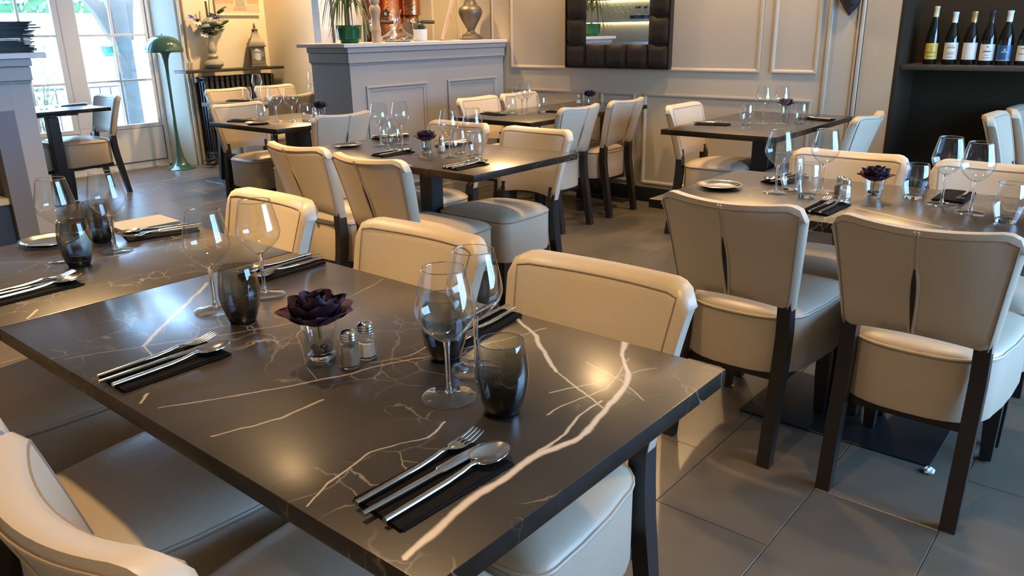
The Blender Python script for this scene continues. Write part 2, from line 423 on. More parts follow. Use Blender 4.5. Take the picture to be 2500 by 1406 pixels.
# panel mouldings on the right wall (each a mitred frame)
TN = [0]
def moulding(y0, y1, z0, z1, wd=.022, x=XW, m=WALLP, parent=None):
    bm = new_bm(); d = .010
    outer = [(y0, z0), (y1, z0), (y1, z1), (y0, z1)]; inner = [(y0 + wd, z0 + wd), (y1 - wd, z0 + wd), (y1 - wd, z1 - wd), (y0 + wd, z1 - wd)]
    mid = [(y0 + wd * .45, z0 + wd * .45), (y1 - wd * .45, z0 + wd * .45), (y1 - wd * .45, z1 - wd * .45), (y0 + wd * .45, z1 - wd * .45)]
    L = [(outer, 0), (outer, d), (mid, d), (inner, d * .35), (inner, 0)]
    rings = [[bm.verts.new((x - h, yy, zz)) for yy, zz in loop] for loop, h in L]
    for A, B in zip(rings, rings[1:]):
        for kk in range(4):
            l = (kk + 1) % 4; bm.faces.new((A[kk], A[l], B[l], B[kk]))
    TN[0] += 1
    return struct('trim_%d' % TN[0], bm, m, parent, smooth=0)
moulding(2.25, 4.46, 1.0, 2.38); moulding(1.86, 2.165, 1.0, 2.38)
moulding(3.70, 4.46, .145, .828); moulding(3.225, 3.535, .145, .828); moulding(1.87, 3.14, .145, .828)
moulding(4.66, 4.98, 1.0, 2.3); moulding(5.06, 5.40, 1.0, 2.3)
t = new_bm(); box(t, XW - .012, XW, 1.788, 1.812, .11, CEIL, .004); struct('trim_20', t, WALLP)
t = new_bm(); box(t, XW - .02, XW, 1.59, 1.612, .11, CEIL, .005); box(t, XW - .012, XW, 1.618, 1.632, .11, CEIL, .004); struct('trim_21', t, WALLP)
t = new_bm(); box(t, XW - .016, XW - .0, 1.59, 4.53, .0, .115, .004); struct('baseboard_right', t, mat('black_skirting', (.012, .011, .010), .5))
# niche shelf and lower ledge
struct('trim_22', box(new_bm(), 5.37, 5.738, -1.095, 1.36, 1.032, 1.060, .002), mat('dark_shelf_paint', (.055, .048, .040), .5))

# terrace doors
def bars(name, lst, m, parent, y0=YD + .02, y1=YD + .07):
    out = []
    for (x0, x1, z0, z1, dy) in lst:
        out.append(obj(name, box(new_bm(), x0, x1, y0 - dy, y1 + dy, z0, z1, .003, 1), m, parent))
    return out
fr = new_bm(); box(fr, 2.33, 2.37, YD + .0, YD + .1, 0, 2.25); box(fr, 4.04, 4.074, YD + .0, YD + .1, 0, 2.25); box(fr, 2.37, 4.04, YD, YD + .1, 2.2, 2.249); struct('trim_23', fr, WHITEP)
for nm, x0, x1, g0, g1, vx in (('door_1', 2.375, 3.205, 2.50, 3.152, 2.868), ('door_2', 3.21, 4.035, 3.362, 4.0, 3.69)):
    d = struct(nm, box(new_bm(), x0, x1, YD + .02, YD + .07, .012, .45, .003, 1), WHITEP)
    bars('stile', [(x0, g0, .451, 2.19, 0), (g1, x1, .451, 2.19, 0)], WHITEP, d)
    bars('rail', [(g0 + .001, g1 - .001, 2.05, 2.19, 0)], WHITEP, d)
    bars('muntin', [(g0 + .001, g1 - .001, zz - .011, zz + .011, -.012) for zz in (.883, 1.32, 1.76)] + [(vx - .011, vx + .011, .452, 2.049, -.014)], WHITEP, d)
    obj('pane', box(new_bm(), g0, g1, YD + .043, YD + .047, .451, 2.05), PANE, d)
    pn = new_bm(); box(pn, g0 - .05, g1 + .03, YD + .008, YD + .0195, .075, .405, .004, 1); obj('panel', pn, WHITEP, d)
    gv = new_bm()
    for a in ((g0 - .062, g1 + .042, .403, .411), (g0 - .062, g1 + .042, .062, .07)): box(gv, a[0], a[1], YD + .017, YD + .0197, a[2], a[3])
    for a in ((g0 - .062, g0 - .054), (g1 + .034, g1 + .042)): box(gv, a[0], a[1], YD + .017, YD + .0197, .07, .403)
    obj('panel_groove', gv, mat('groove_grey', (.16, .16, .17), .6), d)

struct('trim_25', box(new_bm(), 2.33, 4.075, YD, 8.27, -.03, .0115), WHITEP)

# ------------------------------------------------------------------ outside on the terrace
OUT = mat('pale_terrace_stone', (.72, .68, .60), .8, noise=(3, .3, (.78, .74, .66)))
struct('ground_terrace', box(new_bm(), -6, 14, 8.35, 22, -.15, -.02), OUT)
tag(obj('garden_wall', box(new_bm(), -4, 14, 14.0, 14.25, -.02, 1.68, .02), mat('white_render', (.85, .83, .78), .8)), 'long white rendered garden wall beyond the terrace', 'garden wall')
hb = new_bm()
rnd = random.Random(3)
for i in range(5200):
    x = rnd.uniform(-1, 12); z = 1.66 + rnd.random() ** .7 * .75; yy = 14.50 + rnd.uniform(-.10, .12)
    s = rnd.uniform(.05, .10); a = rnd.uniform(0, PI); bta = rnd.uniform(-.8, .8)
    u = Vector((math.cos(a), bta * .4, math.sin(a))) * s; v = Vector((-math.sin(a), .3, math.cos(a))) * s * .45
    c = Vector((x, yy, z)); hb.faces.new([hb.verts.new(c - u), hb.verts.new(c + v), hb.verts.new(c + u), hb.verts.new(c - v)])
hedge = thing('hedge', 'dense green hedge growing above the white garden wall', 'hedge', (0, 0, 0))
ho = obj('foliage', hb, mat('hedge_green', (.07, .22, .07), .6, noise=(6, .2, (.16, .36, .12))), hedge, smooth=0); ho['kind'] = 'stuff'
obj('stem', box(new_bm(), -1, 12, 14.45, 14.57, -.02, 2.2), mat('hedge_shade', (.03, .09, .03), .9), hedge)  # dark core box, the shade inside the hedge put into its colour
# timber post with braces
TIMB = mat('weathered_timber', (.045, .045, .048), .75, noise=(9, .3, (.09, .085, .08)))
tp = thing('timber_post', 'weathered timber porch post with curved braces outside the glass doors', 'post', (4.27, 9.3, -.02))
b1 = new_bm(); box(b1, -.085, .085, -.08, .08, 0, 2.7, .012); obj('post', b1, TIMB, tp)
for s in (-1, 1):
    b1 = new_bm(); k_ = 1 if s < 0 else .3
    pts = [(s * .06, 0, 1.32), (s * (.06 + .14 * k_), 0, 1.62), (s * (.06 + .36 * k_), 0, 1.90), (s * (.06 + .64 * k_), 0, 2.15)]
    sweep_rect(b1, [(p, (0, .05, 0), (.06, 0, -.03 * s)) for p in pts]); obj('brace', b1, TIMB, tp)
BR = mat('red_brick', (.42, .16, .11), .8, noise=(9, .3, (.52, .22, .15)))
bp_ = thing('brick_pier', 'red brick pier at the far edge of the terrace doors', 'pier', (4.56, 9.52, -.02))
brick_me = mesh(box(new_bm(), -.10, .10, -.1, .1, 0, .062, .004, 1), 'brick', 0); brick_me.materials.append(BR)
half_me = mesh(box(new_bm(), -.102, .102, -.105, .105, 0, .06, .004, 1), 'brick', 0); half_me.materials.append(BR)
for i in range(36):
    o = bpy.data.objects.new('brick', (brick_me, half_me)[i % 2]); COL.objects.link(o); o.parent = bp_; o.location = (rnd.uniform(-.003, .003), 0, i * .072)
obj('mortar', box(new_bm(), -.095, .095, -.094, .094, 0, 2.6), mat('mortar', (.55, .50, .44), .9), bp_)
# terrace railing
rl = thing('terrace_railing', 'black iron terrace railing with thin upright bars', 'railing', (0, 0, 0))
rb = new_bm(); tube(rb, [(1.5, 10.4, .72), (7.5, 10.4, .72)], .02, 6); obj('top_rail', rb, IRON, rl)
rb = new_bm(); tube(rb, [(1.5, 10.4, .08), (7.5, 10.4, .08)], .015, 6); obj('bottom_rail', rb, IRON, rl)
me = mesh(tube(new_bm(), [(0, 0, -.02), (0, 0, .72)], .009, 6), 'baluster'); me.materials.append(IRON)
for i in range(46):
    o = bpy.data.objects.new('baluster', me); COL.objects.link(o); o.parent = rl; o.location = (1.55 + i * .13, 10.4, 0)
# hanging green planter on the post and terrace shrub
hp = thing('hanging_planter', 'green glazed planter hanging beside the timber post', 'planter', (4.06, 9.18, 1.10))
obj('pot', lathe(new_bm(), [(0, 0), (.055, 0), (.085, .10), (.088, .105), (.08, .105), (.05, .02), (0, .02)], 20), mat('teal_pot', (.02, .16, .13), .3), hp)
v = new_bm()
for i in range(14):
    a = rnd.uniform(0, 6.28); l = rnd.uniform(.06, .16)
    tube(v, [(.05 * math.cos(a), .05 * math.sin(a), .1), (.09 * math.cos(a), .09 * math.sin(a), .11), (.11 * math.cos(a), .11 * math.sin(a), .1 - l)], [.004, .012, .003], 5, flat=(1, .25))
so = obj('trailing_leaf', v, LEAF, hp); so['kind'] = 'stuff'
obj('hook', tube(new_bm(), [(.0, 0, .42), (.08, 0, .1)], .004, 5), IRON, hp)
def shrub(x, y, h, label, name='terrace_shrub'):
    o = thing(name, label, 'shrub', (x, y, -.02))
    bm = new_bm(); lf = new_bm()
    for i in range(16):
        a = rnd.uniform(0, 6.28); rr = rnd.uniform(.05, .45); hh = h * rnd.uniform(.5, 1)
        pts = [(0, 0, .3), (rr * .4 * math.cos(a), rr * .4 * math.sin(a), .3 + hh * .5), (rr * math.cos(a), rr * math.sin(a), .3 + hh)]
        tube(bm, pts, [.008, .005, .002], 5)
        for j in range(26):
            t_ = rnd.uniform(.25, 1); p = Vector(pts[0]).lerp(Vector(pts[2]), t_) + Vector((rnd.uniform(-.12, .12), rnd.uniform(-.12, .12), rnd.uniform(-.08, .08)))
            d_ = Vector((rnd.uniform(-1, 1), rnd.uniform(-1, 1), rnd.uniform(-.5, .8))).normalized() * rnd.uniform(.03, .06); e_ = d_.cross(Vector((0, 0, 1))) * .4
            lf.faces.new([lf.verts.new(p), lf.verts.new(p + d_ * .5 + e_), lf.verts.new(p + d_), lf.verts.new(p + d_ * .5 - e_)])
    obj('planter', lathe(new_bm(), [(0, 0), (.15, 0), (.2, .3), (.18, .3), (.16, .27), (0, .27)], 20), OUT, o)
    obj('stem', bm, mat('twig', (.16, .13, .09), .8), o)
    q = obj('foliage', lf, mat('shrub_leaf', (.20, .30, .09), .6), o, smooth=0); q['kind'] = 'stuff'
shrub(3.35, 9.4, 1.0, 'loose leafy shrub in a pot behind the glass doors')
# terrace bistro table and chair glimpsed through the left door
bt = thing('bistro_table', 'dark metal bistro table on the terrace', 'table', (2.75, 9.85, -.02))
obj('top', lathe(new_bm(), [(0, .56), (.33, .56), (.34, .57), (.33, .585), (0, .585)], 28), IRON, bt)
for s in range(3):
    a = s * 2.1 + .4; obj('leg', tube(new_bm(), [(.05 * math.cos(a), .05 * math.sin(a), .56), (.1 * math.cos(a), .1 * math.sin(a), .3), (.28 * math.cos(a), .28 * math.sin(a), 0)], .012, 6), IRON, bt)

# ------------------------------------------------------------------ dining chair
def chair_back_x(s, t):
    return -.222 - .075 * (t ** 1.15) - (1 - s * s) * .058 * (.55 + .45 * t)
def chair_half(t): return .186 + .038 * t
TH = .052
def back_pt(s, t, off=0.0):
    """s across -1..1, t up 0..1, off 0 rear face .. 1 front face"""
    hw = chair_half(t)
    rc = .055
    yy = s * hw
    zt = .838 - .014 * (1 - s * s); zb = .500 + .022 * (1 - s * s)
    d = max(0, abs(yy) - (chair_half(1) - rc))
    d = min(d, rc)
    zt -= (rc - math.sqrt(max(rc * rc - d * d, 0))) * .95
    z = zb + (zt - zb) * t
    x = chair_back_x(s, t) + TH * off
    return Vector((x, yy, z))
def build_chair():
    c = thing('dining_chair', 'chair', 'chair')
    # backrest
    bm = new_bm(); NS, NT = 20, 12
    ss = [-1 + 2 * i / NS for i in range(NS + 1)]
    ss = [math.sin(v * PI / 2) * .35 + v * .65 for v in ss]
    tt = [i / NT for i in range(NT + 1)]; tt = [v * .7 + .3 * math.sin(v * PI / 2) for v in tt]
    def grid(off, inset):
        G = []
        for j, t in enumerate(tt):
            r = []
            for i, s in enumerate(ss):
                edge = (i in (0, NS)) or (j in (0, NT))
                ed2 = (i in (1, NS - 1)) or (j in (1, NT - 1))
                o_ = off
                if edge: o_ = off + (.20 if off < .5 else -.20)
                p = back_pt(s, t, o_)
                r.append(bm.verts.new(p))
            G.append(r)
        return G
    A = grid(0, 0); B = grid(1, 0)
    for j in range(NT):
        for i in range(NS):
            bm.faces.new((A[j][i], A[j + 1][i], A[j + 1][i + 1], A[j][i + 1])); bm.faces.new((B[j][i], B[j][i + 1], B[j + 1][i + 1], B[j + 1][i]))
    loopA = [A[0][i] for i in range(NS + 1)] + [A[j][NS] for j in range(1, NT + 1)] + [A[NT][i] for i in range(NS - 1, -1, -1)] + [A[j][0] for j in range(NT - 1, 0, -1)]
    loopB = [B[0][i] for i in range(NS + 1)] + [B[j][NS] for j in range(1, NT + 1)] + [B[NT][i] for i in range(NS - 1, -1, -1)] + [B[j][0] for j in range(NT - 1, 0, -1)]
    n = len(loopA)
    for i in range(n):
        j = (i + 1) % n; bm.faces.new((loopA[i], loopA[j], loopB[j], loopB[i]))
    bk = obj('backrest', bm, LEATHER, c, smooth=60)
    # stitched seams: rear border and front border
    def border(off, ins, eps, top=.05):
        pts = []
        q = 1 - ins; tq = 1 - top
        for i in range(NS + 1): pass
        for k_ in range(13): pts.append(back_pt(-q, .02 + (tq - .02) * k_ / 12, off))
        for k_ in range(1, 17): pts.append(back_pt(-q + 2 * q * k_ / 16, tq, off))
        for k_ in range(1, 13): pts.append(back_pt(q, tq - (tq - .02) * k_ / 12, off))
        return [p + Vector((eps, 0, 0)) for p in pts]
    sm = new_bm(); tube(sm, border(0, .055, -.0005, .045), .0020, 5); obj('rear_seam', sm, SEAM, bk)
    sm = new_bm(); tube(sm, border(1, .12, .0005, .065), .0020, 5); obj('front_seam', sm, SEAM, bk)
    # pleat: dark strip on the rear cover, painting the shade of a slit
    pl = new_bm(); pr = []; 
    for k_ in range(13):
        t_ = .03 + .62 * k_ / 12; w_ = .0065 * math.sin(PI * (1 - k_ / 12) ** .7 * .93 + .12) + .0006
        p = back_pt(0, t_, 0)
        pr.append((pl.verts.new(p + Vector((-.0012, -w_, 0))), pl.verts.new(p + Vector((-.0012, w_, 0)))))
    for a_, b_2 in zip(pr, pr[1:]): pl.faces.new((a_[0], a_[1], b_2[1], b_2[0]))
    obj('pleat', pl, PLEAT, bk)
    for sg in (-1, 1):
        lp = new_bm(); pts = []
        for k_ in range(17):
            t_ = .02 + .97 * k_ / 16
            w_ = (.0065 * math.sin(PI * (1 - min(1, (t_ - .03) / .62)) ** .7 * .93 + .12) + .0006) if t_ < .65 else .0008
            pts.append(back_pt(0, t_, 0) + Vector((-.001, sg * (w_ + .0035), 0)))
        tube(lp, pts, [.0042 if k_ < 11 else .0022 for k_ in range(17)], 6); obj('pleat_lip', lp, LEATHER, bk)
    # seat
    ol = []
    fx, rx, hw, rw, rc = .235, -.205, .222, .175, .05
    for k_ in range(7):
        a = k_ / 6 * PI / 2; ol.append((fx - rc + rc * math.cos(PI / 2 - a) if False else fx - rc + rc * math.sin(a), hw - rc + rc * math.cos(a)))
    ol = ol[::-1]  # front corner +y : from front face to side
    left = ol + [(.10, hw - .002), (.0, hw - .010), (-.07, hw - .022)]
    for k_ in range(1, 9):
        a = k_ / 8 * PI / 2; left.append((-.07 - (.135) * math.sin(a), (hw - .022) * math.cos(a) ** .75 if k_ < 8 else 0))
    loop = left + [(x, -yv) for x, yv in left[::-1] if yv > 1e-6]
    bm = new_bm(); rings = []
    for sc_, z in ((.93, .272), (.985, .275), (1.0, .288), (1.0, .452), (.992, .460), (.965, .468), (.88, .479), (.70, .489), (.40, .496)):
        rings.append([bm.verts.new((.01 + (x - .01) * sc_, yv * sc_, z + (.012 * (x + .2) / .44 if z > .4 else 0))) for x, yv in loop])
    for Aq, Bq in zip(rings, rings[1:]):
        for k_ in range(len(loop)):
            l = (k_ + 1) % len(loop); bm.faces.new((Aq[k_], Aq[l], Bq[l], Bq[k_]))
    bm.faces.new(rings[0][::-1]); bm.faces.new(rings[-1])
    st = obj('seat', bm, LEATHER, c, smooth=60)
    pp = new_bm(); tube(pp, [(.01 + (x - .01) * 1.0, yv * 1.0, .457 + .012 * (x + .2) / .44) for x, yv in loop], .0042, 6, closed=True); obj('piping', pp, LEATHER, st)
    sg = new_bm(); tube(sg, [(.01 + (x - .01) * .998, yv * .998, .4505 + .012 * (x + .2) / .44) for x, yv in loop], .0022, 5, closed=True); obj('seat_seam', sg, SEAM, st)
    fr_ = new_bm(); box(fr_, -.17, .20, -.165, .165, .245, .2745); obj('seat_frame', fr_, BLACKWOOD, c)
    for s in (-1, 1):
        l = new_bm(); sweep_rect(l, [((.197, s * .172, .2745), (.022, 0, 0), (0, .022, 0)), ((.197, s * .172, .15), (.021, 0, 0), (0, .021, 0)), ((.200, s * .174, .0065), (.016, 0, 0), (0, .016, 0))]); obj('leg', l, BLACKWOOD, c)
        l = new_bm()
        P_ = [(-.262, .0, .018), (-.246, .10, .020), (-.226, .22, .022), (-.207, .33, .023), (-.198, .42, .023), (-.199, .50, .021), (-.207, .56, .018)]
        sweep_rect(l, [((x, s * (.166 if z < .45 else .164), z), (h, 0, 0), (0, .020, 0)) for x, z, h in P_]); obj('leg', l, BLACKWOOD, c)
    return c
EX, WX_, NY, SY = 0.0, PI, PI / 2, -PI / 2
CH = [ # x, y, facing, label
 (1.030, .86, WX_ + .02, 'cream leather chair facing us behind the foreground table, nearest the camera'),
 (1.035, 1.405, WX_, 'cream leather chair facing us behind the foreground table, middle of three'),
 (1.06, 2.10, WX_ - .03, 'cream leather chair facing us behind the foreground table, left end of three'),
 (.535, .862, EX, 'cream leather chair in the bottom left corner, curved back seen from above'),
 (.535, 1.394, EX, 'cream leather chair tucked under the foreground table at the left picture edge'),
 (.535, 2.04, EX, 'cream leather chair under the joined square table, only its dark seat showing'),
 (2.395, .945, EX, 'cream leather chair with split back turned to us, beside foreground table corner'),
 (2.385, .427, EX, 'cream leather chair with split back turned to us, cut by the right picture edge'),
 (2.895, .945, WX_, 'cream leather chair facing us across the right table, behind its purple rose'),
 (2.895, .425, WX_, 'cream leather chair facing us across the right table, at the right picture edge'),
 (2.375, 3.02, EX, 'cream leather chair back, left of the two at the centre table'),
 (2.325, 2.47, EX, 'cream leather chair back, right of the two at the centre table, with tag'),
 (2.86, 2.462, WX_, 'cream leather chair facing us across the centre table, near end, seat fully visible'),
 (2.86, 3.005, WX_, 'cream leather chair facing us across the centre table, mostly hidden by glasses'),
 (4.275, 3.275, NY, 'cream leather chair, front one of the two beside the mirror wall table'),
 (4.855, 3.275, NY, 'cream leather chair against the mirror wall, below the mirror corner'),
 (4.46, 3.785, SY, 'cream leather chair before the grey bar front, left of two, facing us'),
 (4.95, 3.785, SY, 'cream leather chair before the grey bar front, right of two, facing us'),
 (4.70, 2.19, SY, 'cream leather chair at the left of the table under the panelled wall'),
 (4.66, 1.59, NY, 'cream leather chair against the beige pier, back to the wine niche'),
 (5.00, .46, SY, 'cream leather chair before the dark wine niche, left of two'),
 (5.475, .42, SY, 'cream leather chair before the dark wine niche, right of two, at picture edge'),
 (3.13, 4.27, NY, 'cream leather chair with split back beside the end of the grey bar'),
 (3.18, 5.00, SY, 'cream leather chair facing us behind the small table near the radiator'),
 (3.93, 5.93, NY, 'cream leather chair back at the radiator table, left of two'),
 (4.45, 5.93, NY, 'cream leather chair back at the radiator table, half hidden by the bar'),
 (4.06, 6.60, SY, 'cream leather chair in front of the radiator, left of two'),
 (4.58, 6.60, SY, 'cream leather chair in front of the radiator, right of two'),
 (2.80, 7.145, WX_, 'cream leather chair by the glass doors, seen from the side'),
 (2.30, 7.16, EX, 'cream leather chair under the window table, mostly behind the grey counter'),
]
for x, y, a, lab in CH:
    co = place('chair', build_chair, (x, y, 0), a, lab, 'chair', 'cream leather dining chairs')
    if 'with tag' in lab: TAGGED = co

tg = new_bm(); p0 = back_pt(-1.0, .16, .35); box(tg, p0.x - .012, p0.x + .004, p0.y - .0035, p0.y + .001, p0.z - .018, p0.z + .018); obj('care_tag', tg, WHITEC, TAGGED)
# ------------------------------------------------------------------ tables
def table(x0, x1, y0, y1, label, peds, plate=(.45, .6), post=.085):
    cx, cy = (x0 + x1) / 2, (y0 + y1) / 2
    t = thing('dining_table', label, 'table', (cx, cy, 0))
    obj('top', box(new_bm(), x0 - cx, x1 - cx, y0 - cy, y1 - cy, .72, .75, .0015, 2), MARBLE, t)
    for px, py, pw, pd in peds:
        b = new_bm(); box(b, px - pw / 2, px + pw / 2, py - pd / 2, py + pd / 2, 0, .006, .002, 1); obj('base_plate', b, BLACKMETAL, t)
        b = new_bm(); box(b, px - post / 2, px + post / 2, py - post / 2, py + post / 2, .0062, .705, .004, 1); obj('post', b, BLACKMETAL, t)
        b = new_bm(); hb_ = min(.2, (x1 - x0) / 2 - abs(px) - .005); box(b, px - hb_, px + hb_, py - .03, py + .03, .706, .7195); box(b, px - .03, px + .03, py - min(.2, pd / 2), py + min(.2, pd / 2), .706, .7195); obj('bracket', b, BLACKMETAL, t)
    return t
table(.457, 1.157, .503, 1.7335, 'long dark veined marble table filling the foreground', [(0, .012, .40, .30)], post=.072)
table(.457, 1.157, 1.7365, 2.452, 'square dark table joined to the left end of the foreground table', [(0, .30, .40, .09)], post=.06)
table(2.29, 3.01, 2.12, 3.36, 'dark marble table in the centre with thick black post', [(0, -.003, .45, .60)], post=.082)
table(2.30, 3.01, .12, 1.322, 'dark marble table on the right with black base plate', [(0, -.035, .45, .62)], post=.064)
table(4.02, 5.25, 1.57, 2.25, 'dark marble table under the panelled wall near the wine niche', [(.02, -.02, .60, .42)], post=.11)
table(3.87, 5.30, 3.09, 3.75, 'dark marble table below the mirror in front of the bar', [(.655, 0, .10, .42)], post=.07)
table(2.78, 3.48, 4.20, 4.97, 'small dark table left of the grey bar end', [(.08, .02, .42, .42)], post=.12)
table(3.58, 4.80, 5.80, 6.49, 'dark table between the radiator and the bar', [(0, .12, .6, .36)], post=.085)
table(2.26, 2.96, 6.83, 7.53, 'small dark table by the glass doors behind the grey counter', [(-.11, -.307, .22, .085)], post=.082)

# ------------------------------------------------------------------ tableware builders
def bowl_profile(big=True):
    return [(.0045, .092), (.010, .0925), (.018, .098), (.030, .109), (.040, .122), (.0445, .134), (.0450, .141), (.0435, .152), (.040, .168), (.0365, .184), (.0330, .199), (.0322, .203), (.0314, .2035), (.0310, .202)]
def build_wine(slim=False):
    g = thing('wine_glass', 'g', 'wine glass')
    prof = bowl_profile()
    if slim: prof = [(r * (.92 if z > .12 else .95), z) for r, z in prof]
    obj('bowl', lathe(new_bm(), prof, 40), GLASS, g, smooth=80)
    stem = [(.0, .0945), (.006, .093), (.0055, .088), (.0042, .080), (.0036, .060), (.0036, .030), (.0042, .016), (.0065, .009), (.0, .0085)]
    obj('stem', lathe(new_bm(), stem[::-1], 16), SGLASS, g, smooth=80)
    foot = [(0, .0), (.0395, .0), (.0412, .0010), (.0412, .0018), (.038, .0028), (.024, .0050), (.010, .0082), (0, .0088)]
    obj('foot', lathe(new_bm(), foot, 40), FOOTG, g, smooth=60)
    rim = new_bm(); tube(rim, [(.0316 * (.92 if slim else 1) * math.cos(a * PI / 20), .0316 * (.92 if slim else 1) * math.sin(a * PI / 20), .2036) for a in range(40)], .0006, 5, closed=True); obj('rim', rim, SGLASS, g)
    return g
TPROF = [(.0255, .004), (.0290, .012), (.0350, .030), (.0382, .048), (.0388, .060), (.0378, .076), (.0352, .095), (.0330, .1075), (.0322, .1095), (.0315, .109)]
def build_tumbler(smoke):
    g = thing('tumbler', 't', 'tumbler')
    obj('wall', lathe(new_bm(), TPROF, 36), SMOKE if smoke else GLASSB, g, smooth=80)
    base = [(0, 0), (.0235, 0), (.0255, .003), (.0270, .0075), (.0262, .0115), (0, .0105)]
    obj('base', lathe(new_bm(), base, 32), SMOKEB if smoke else SGLASS, g, smooth=60)
    rim = new_bm(); tube(rim, [(.0326 * math.cos(a * PI / 18), .0326 * math.sin(a * PI / 18), .1092) for a in range(36)], .0007, 5, closed=True); obj('rim', rim, SGLASS, g)
    return g
def build_napkin():
    bm = new_bm()
    box(bm, -.0975, .0975, -.048, .048, 0, .003, .001, 1)
    # upper fold, slightly skewed, with a soft rolled edge
    r = bmesh.ops.create_grid(bm, x_segments=12, y_segments=6, size=.5)
    vs = r['verts']
    for v in vs:
        x, yv = v.co.x, v.co.y
        v.co.x = x * .193 - .001 + yv * .006; v.co.y = yv * .092 + .001; v.co.z = .0052 + .0012 * math.cos(yv * PI) + .0006 * math.sin(x * 9)
    g = bmesh.ops.extrude_face_region(bm, geom=list({f for v in vs for f in v.link_faces}))
    for e in g['geom']:
        if isinstance(e, bmesh.types.BMVert): e.co.z = .0031
    return obj('napkin', bm, NAPKIN, smooth=40)
def loft(bm, secs, seg=8):
    rings = []
    for x, z, hw, ht, cy in secs:
        rings.append([bm.verts.new((x, cy + hw * math.cos(2 * PI * k / seg + PI / seg) * 1.08, z + ht * math.sin(2 * PI * k / seg + PI / seg) * 1.08)) for k in range(seg)])
    for A, B in zip(rings, rings[1:]):
        for k in range(seg):
            l = (k + 1) % seg; bm.faces.new((A[k], A[l], B[l], B[k]))
    bm.faces.new(rings[0][::-1]); bm.faces.new(rings[-1])
HANDLE = [(-.112, .0035, .0042, .0034, 0), (-.06, .0036, .0042, .0034, 0), (-.01, .004, .0040, .0034, 0), (.018, .0060, .0034, .0030, 0), (.032, .0085, .0030, .0026, 0)]
def build_fork():
    bm = new_bm()
    loft(bm, HANDLE + [(.042, .0085, .0042, .0016, 0), (.052, .0065, .0100, .0013, 0), (.062, .0050, .0122, .0012, 0), (.070, .0048, .0122, .0011, 0)])
    for i in range(4):
        cy = -.0102 + i * .0068
        loft(bm, [(.069, .0048, .0021, .0011, cy), (.085, .0062, .0018, .0010, cy), (.100, .0098, .0015, .0009, cy * .96), (.107, .0120, .0006, .0005, cy * .94)], 6)
    return obj('fork', bm, STEEL, smooth=50)
def build_knife():
    bm = new_bm()
    loft(bm, [(-.115, .0035, .0040, .0034, 0), (-.05, .0036, .0044, .0034, 0), (.0, .0038, .0042, .0034, 0), (.008, .0038, .0060, .0026, .001), (.012, .0038, .0085, .0012, .002), (.05, .0036, .0098, .0008, .003), (.09, .0034, .0090, .0006, .002), (.108, .0033, .0052, .0005, -.001), (.116, .0033, .0010, .0004, -.004)])
    return obj('knife', bm, STEEL, smooth=50)
def build_spoon():
    bm = new_bm()
    loft(bm, HANDLE + [(.040, .0085, .0040, .0020, 0), (.046, .0075, .0052, .0014, 0)])
    n, mm = 20, 6; rings = []
    for j in range(mm + 1):
        f = j / mm; ring = []
        for k in range(n):
            a = 2 * PI * k / n
            hx = .0325; hy = .0215 * (1 - .12 * math.cos(a))
            ring.append(bm.verts.new((.072 + hx * f * math.cos(a), hy * f * math.sin(a), .0022 + .0075 * f ** 2.2)))
        rings.append(ring) if j else rings.append([bm.verts.new((.072, 0, .0022))])
    und = []
    for j in range(mm + 1):
        f = j / mm
        und.append([bm.verts.new((.072 + .033 * f * math.cos(2 * PI * k / n), .0218 * (1 - .12 * math.cos(2 * PI * k / n)) * f * math.sin(2 * PI * k / n), .0008 + .0080 * f ** 2.2)) for k in range(n)] if j else [bm.verts.new((.072, 0, .0008))])
    for R2 in (rings, und):
        for A, B in zip(R2, R2[1:]):
            for k in range(n):
                l = (k + 1) % n
                if len(A) == 1: bm.faces.new((A[0], B[k], B[l]))
                else: bm.faces.new((A[k], B[k], B[l], A[l]))
    for k in range(n):
        l = (k + 1) % n; bm.faces.new((rings[-1][k], und[-1][k], und[-1][l], rings[-1][l]))
    return obj('spoon', bm, STEEL, smooth=60)
ZT = .7505
def setting(x, y, a, where, items=('fork', 'knife', 'spoon'), dx=.006, spread=(.030, .002, -.024), skew=(.02, -.01, .015)):
    ca, sa = math.cos(a), math.sin(a)
    place('napkin', build_napkin, (x, y, ZT), a, 'folded black paper napkin ' + where, 'napkin', 'black napkins')
    for it, dy, sk in zip(('fork', 'knife', 'spoon'), spread, skew):
        if it not in items: continue
        ox, oy = dx - (.006 if it == 'knife' else 0), dy
        place(it, {'fork': build_fork, 'knife': build_knife, 'spoon': build_spoon}[it], (x + ox * ca - oy * sa, y + ox * sa + oy * ca, ZT + .0078), a + sk,
              'polished steel %s on the black napkin %s' % (it, where), it, 'steel cutlery')
setting(.603, .640, EX - .03, 'nearest the camera')
setting(.573, 1.277, EX + .02, 'left of the big rose')
setting(.588, 1.93, EX + .04, 'at the far left table edge', spread=(.028, .004, -.022))
setting(1.045, 1.617, WX_ + .05, 'before the middle facing chair')
setting(1.045, .975, WX_ + .12, 'behind the big foreground glasses')
setting(1.045, 2.222, WX_ - .25, 'beside the grey menu')
setting(2.432, 2.292, EX - .02, 'at the centre table front corner')
setting(2.50, 2.83, EX, 'behind the centre table chair backs', items=('fork', 'spoon'))
setting(2.89, 2.80, WX_, 'at the centre table far side')
setting(2.905, 3.305, WX_, 'at the centre table far left')
setting(2.485, .795, EX - .04, 'between the two right chair backs')
setting(2.885, 1.08, WX_ - .1, 'at the right table far left')
setting(2.905, .515, WX_, 'at the right table far right', items=('fork',))
setting(4.37, 2.10, SY + .25, 'on the table under the panelled wall, left', items=('fork', 'knife'))
setting(4.95, 1.69, NY - .2, 'on the table under the panelled wall, right', items=('fork', 'knife'))
setting(4.14, 3.63, SY - .2, 'on the mirror table, left', items=('fork', 'knife'))
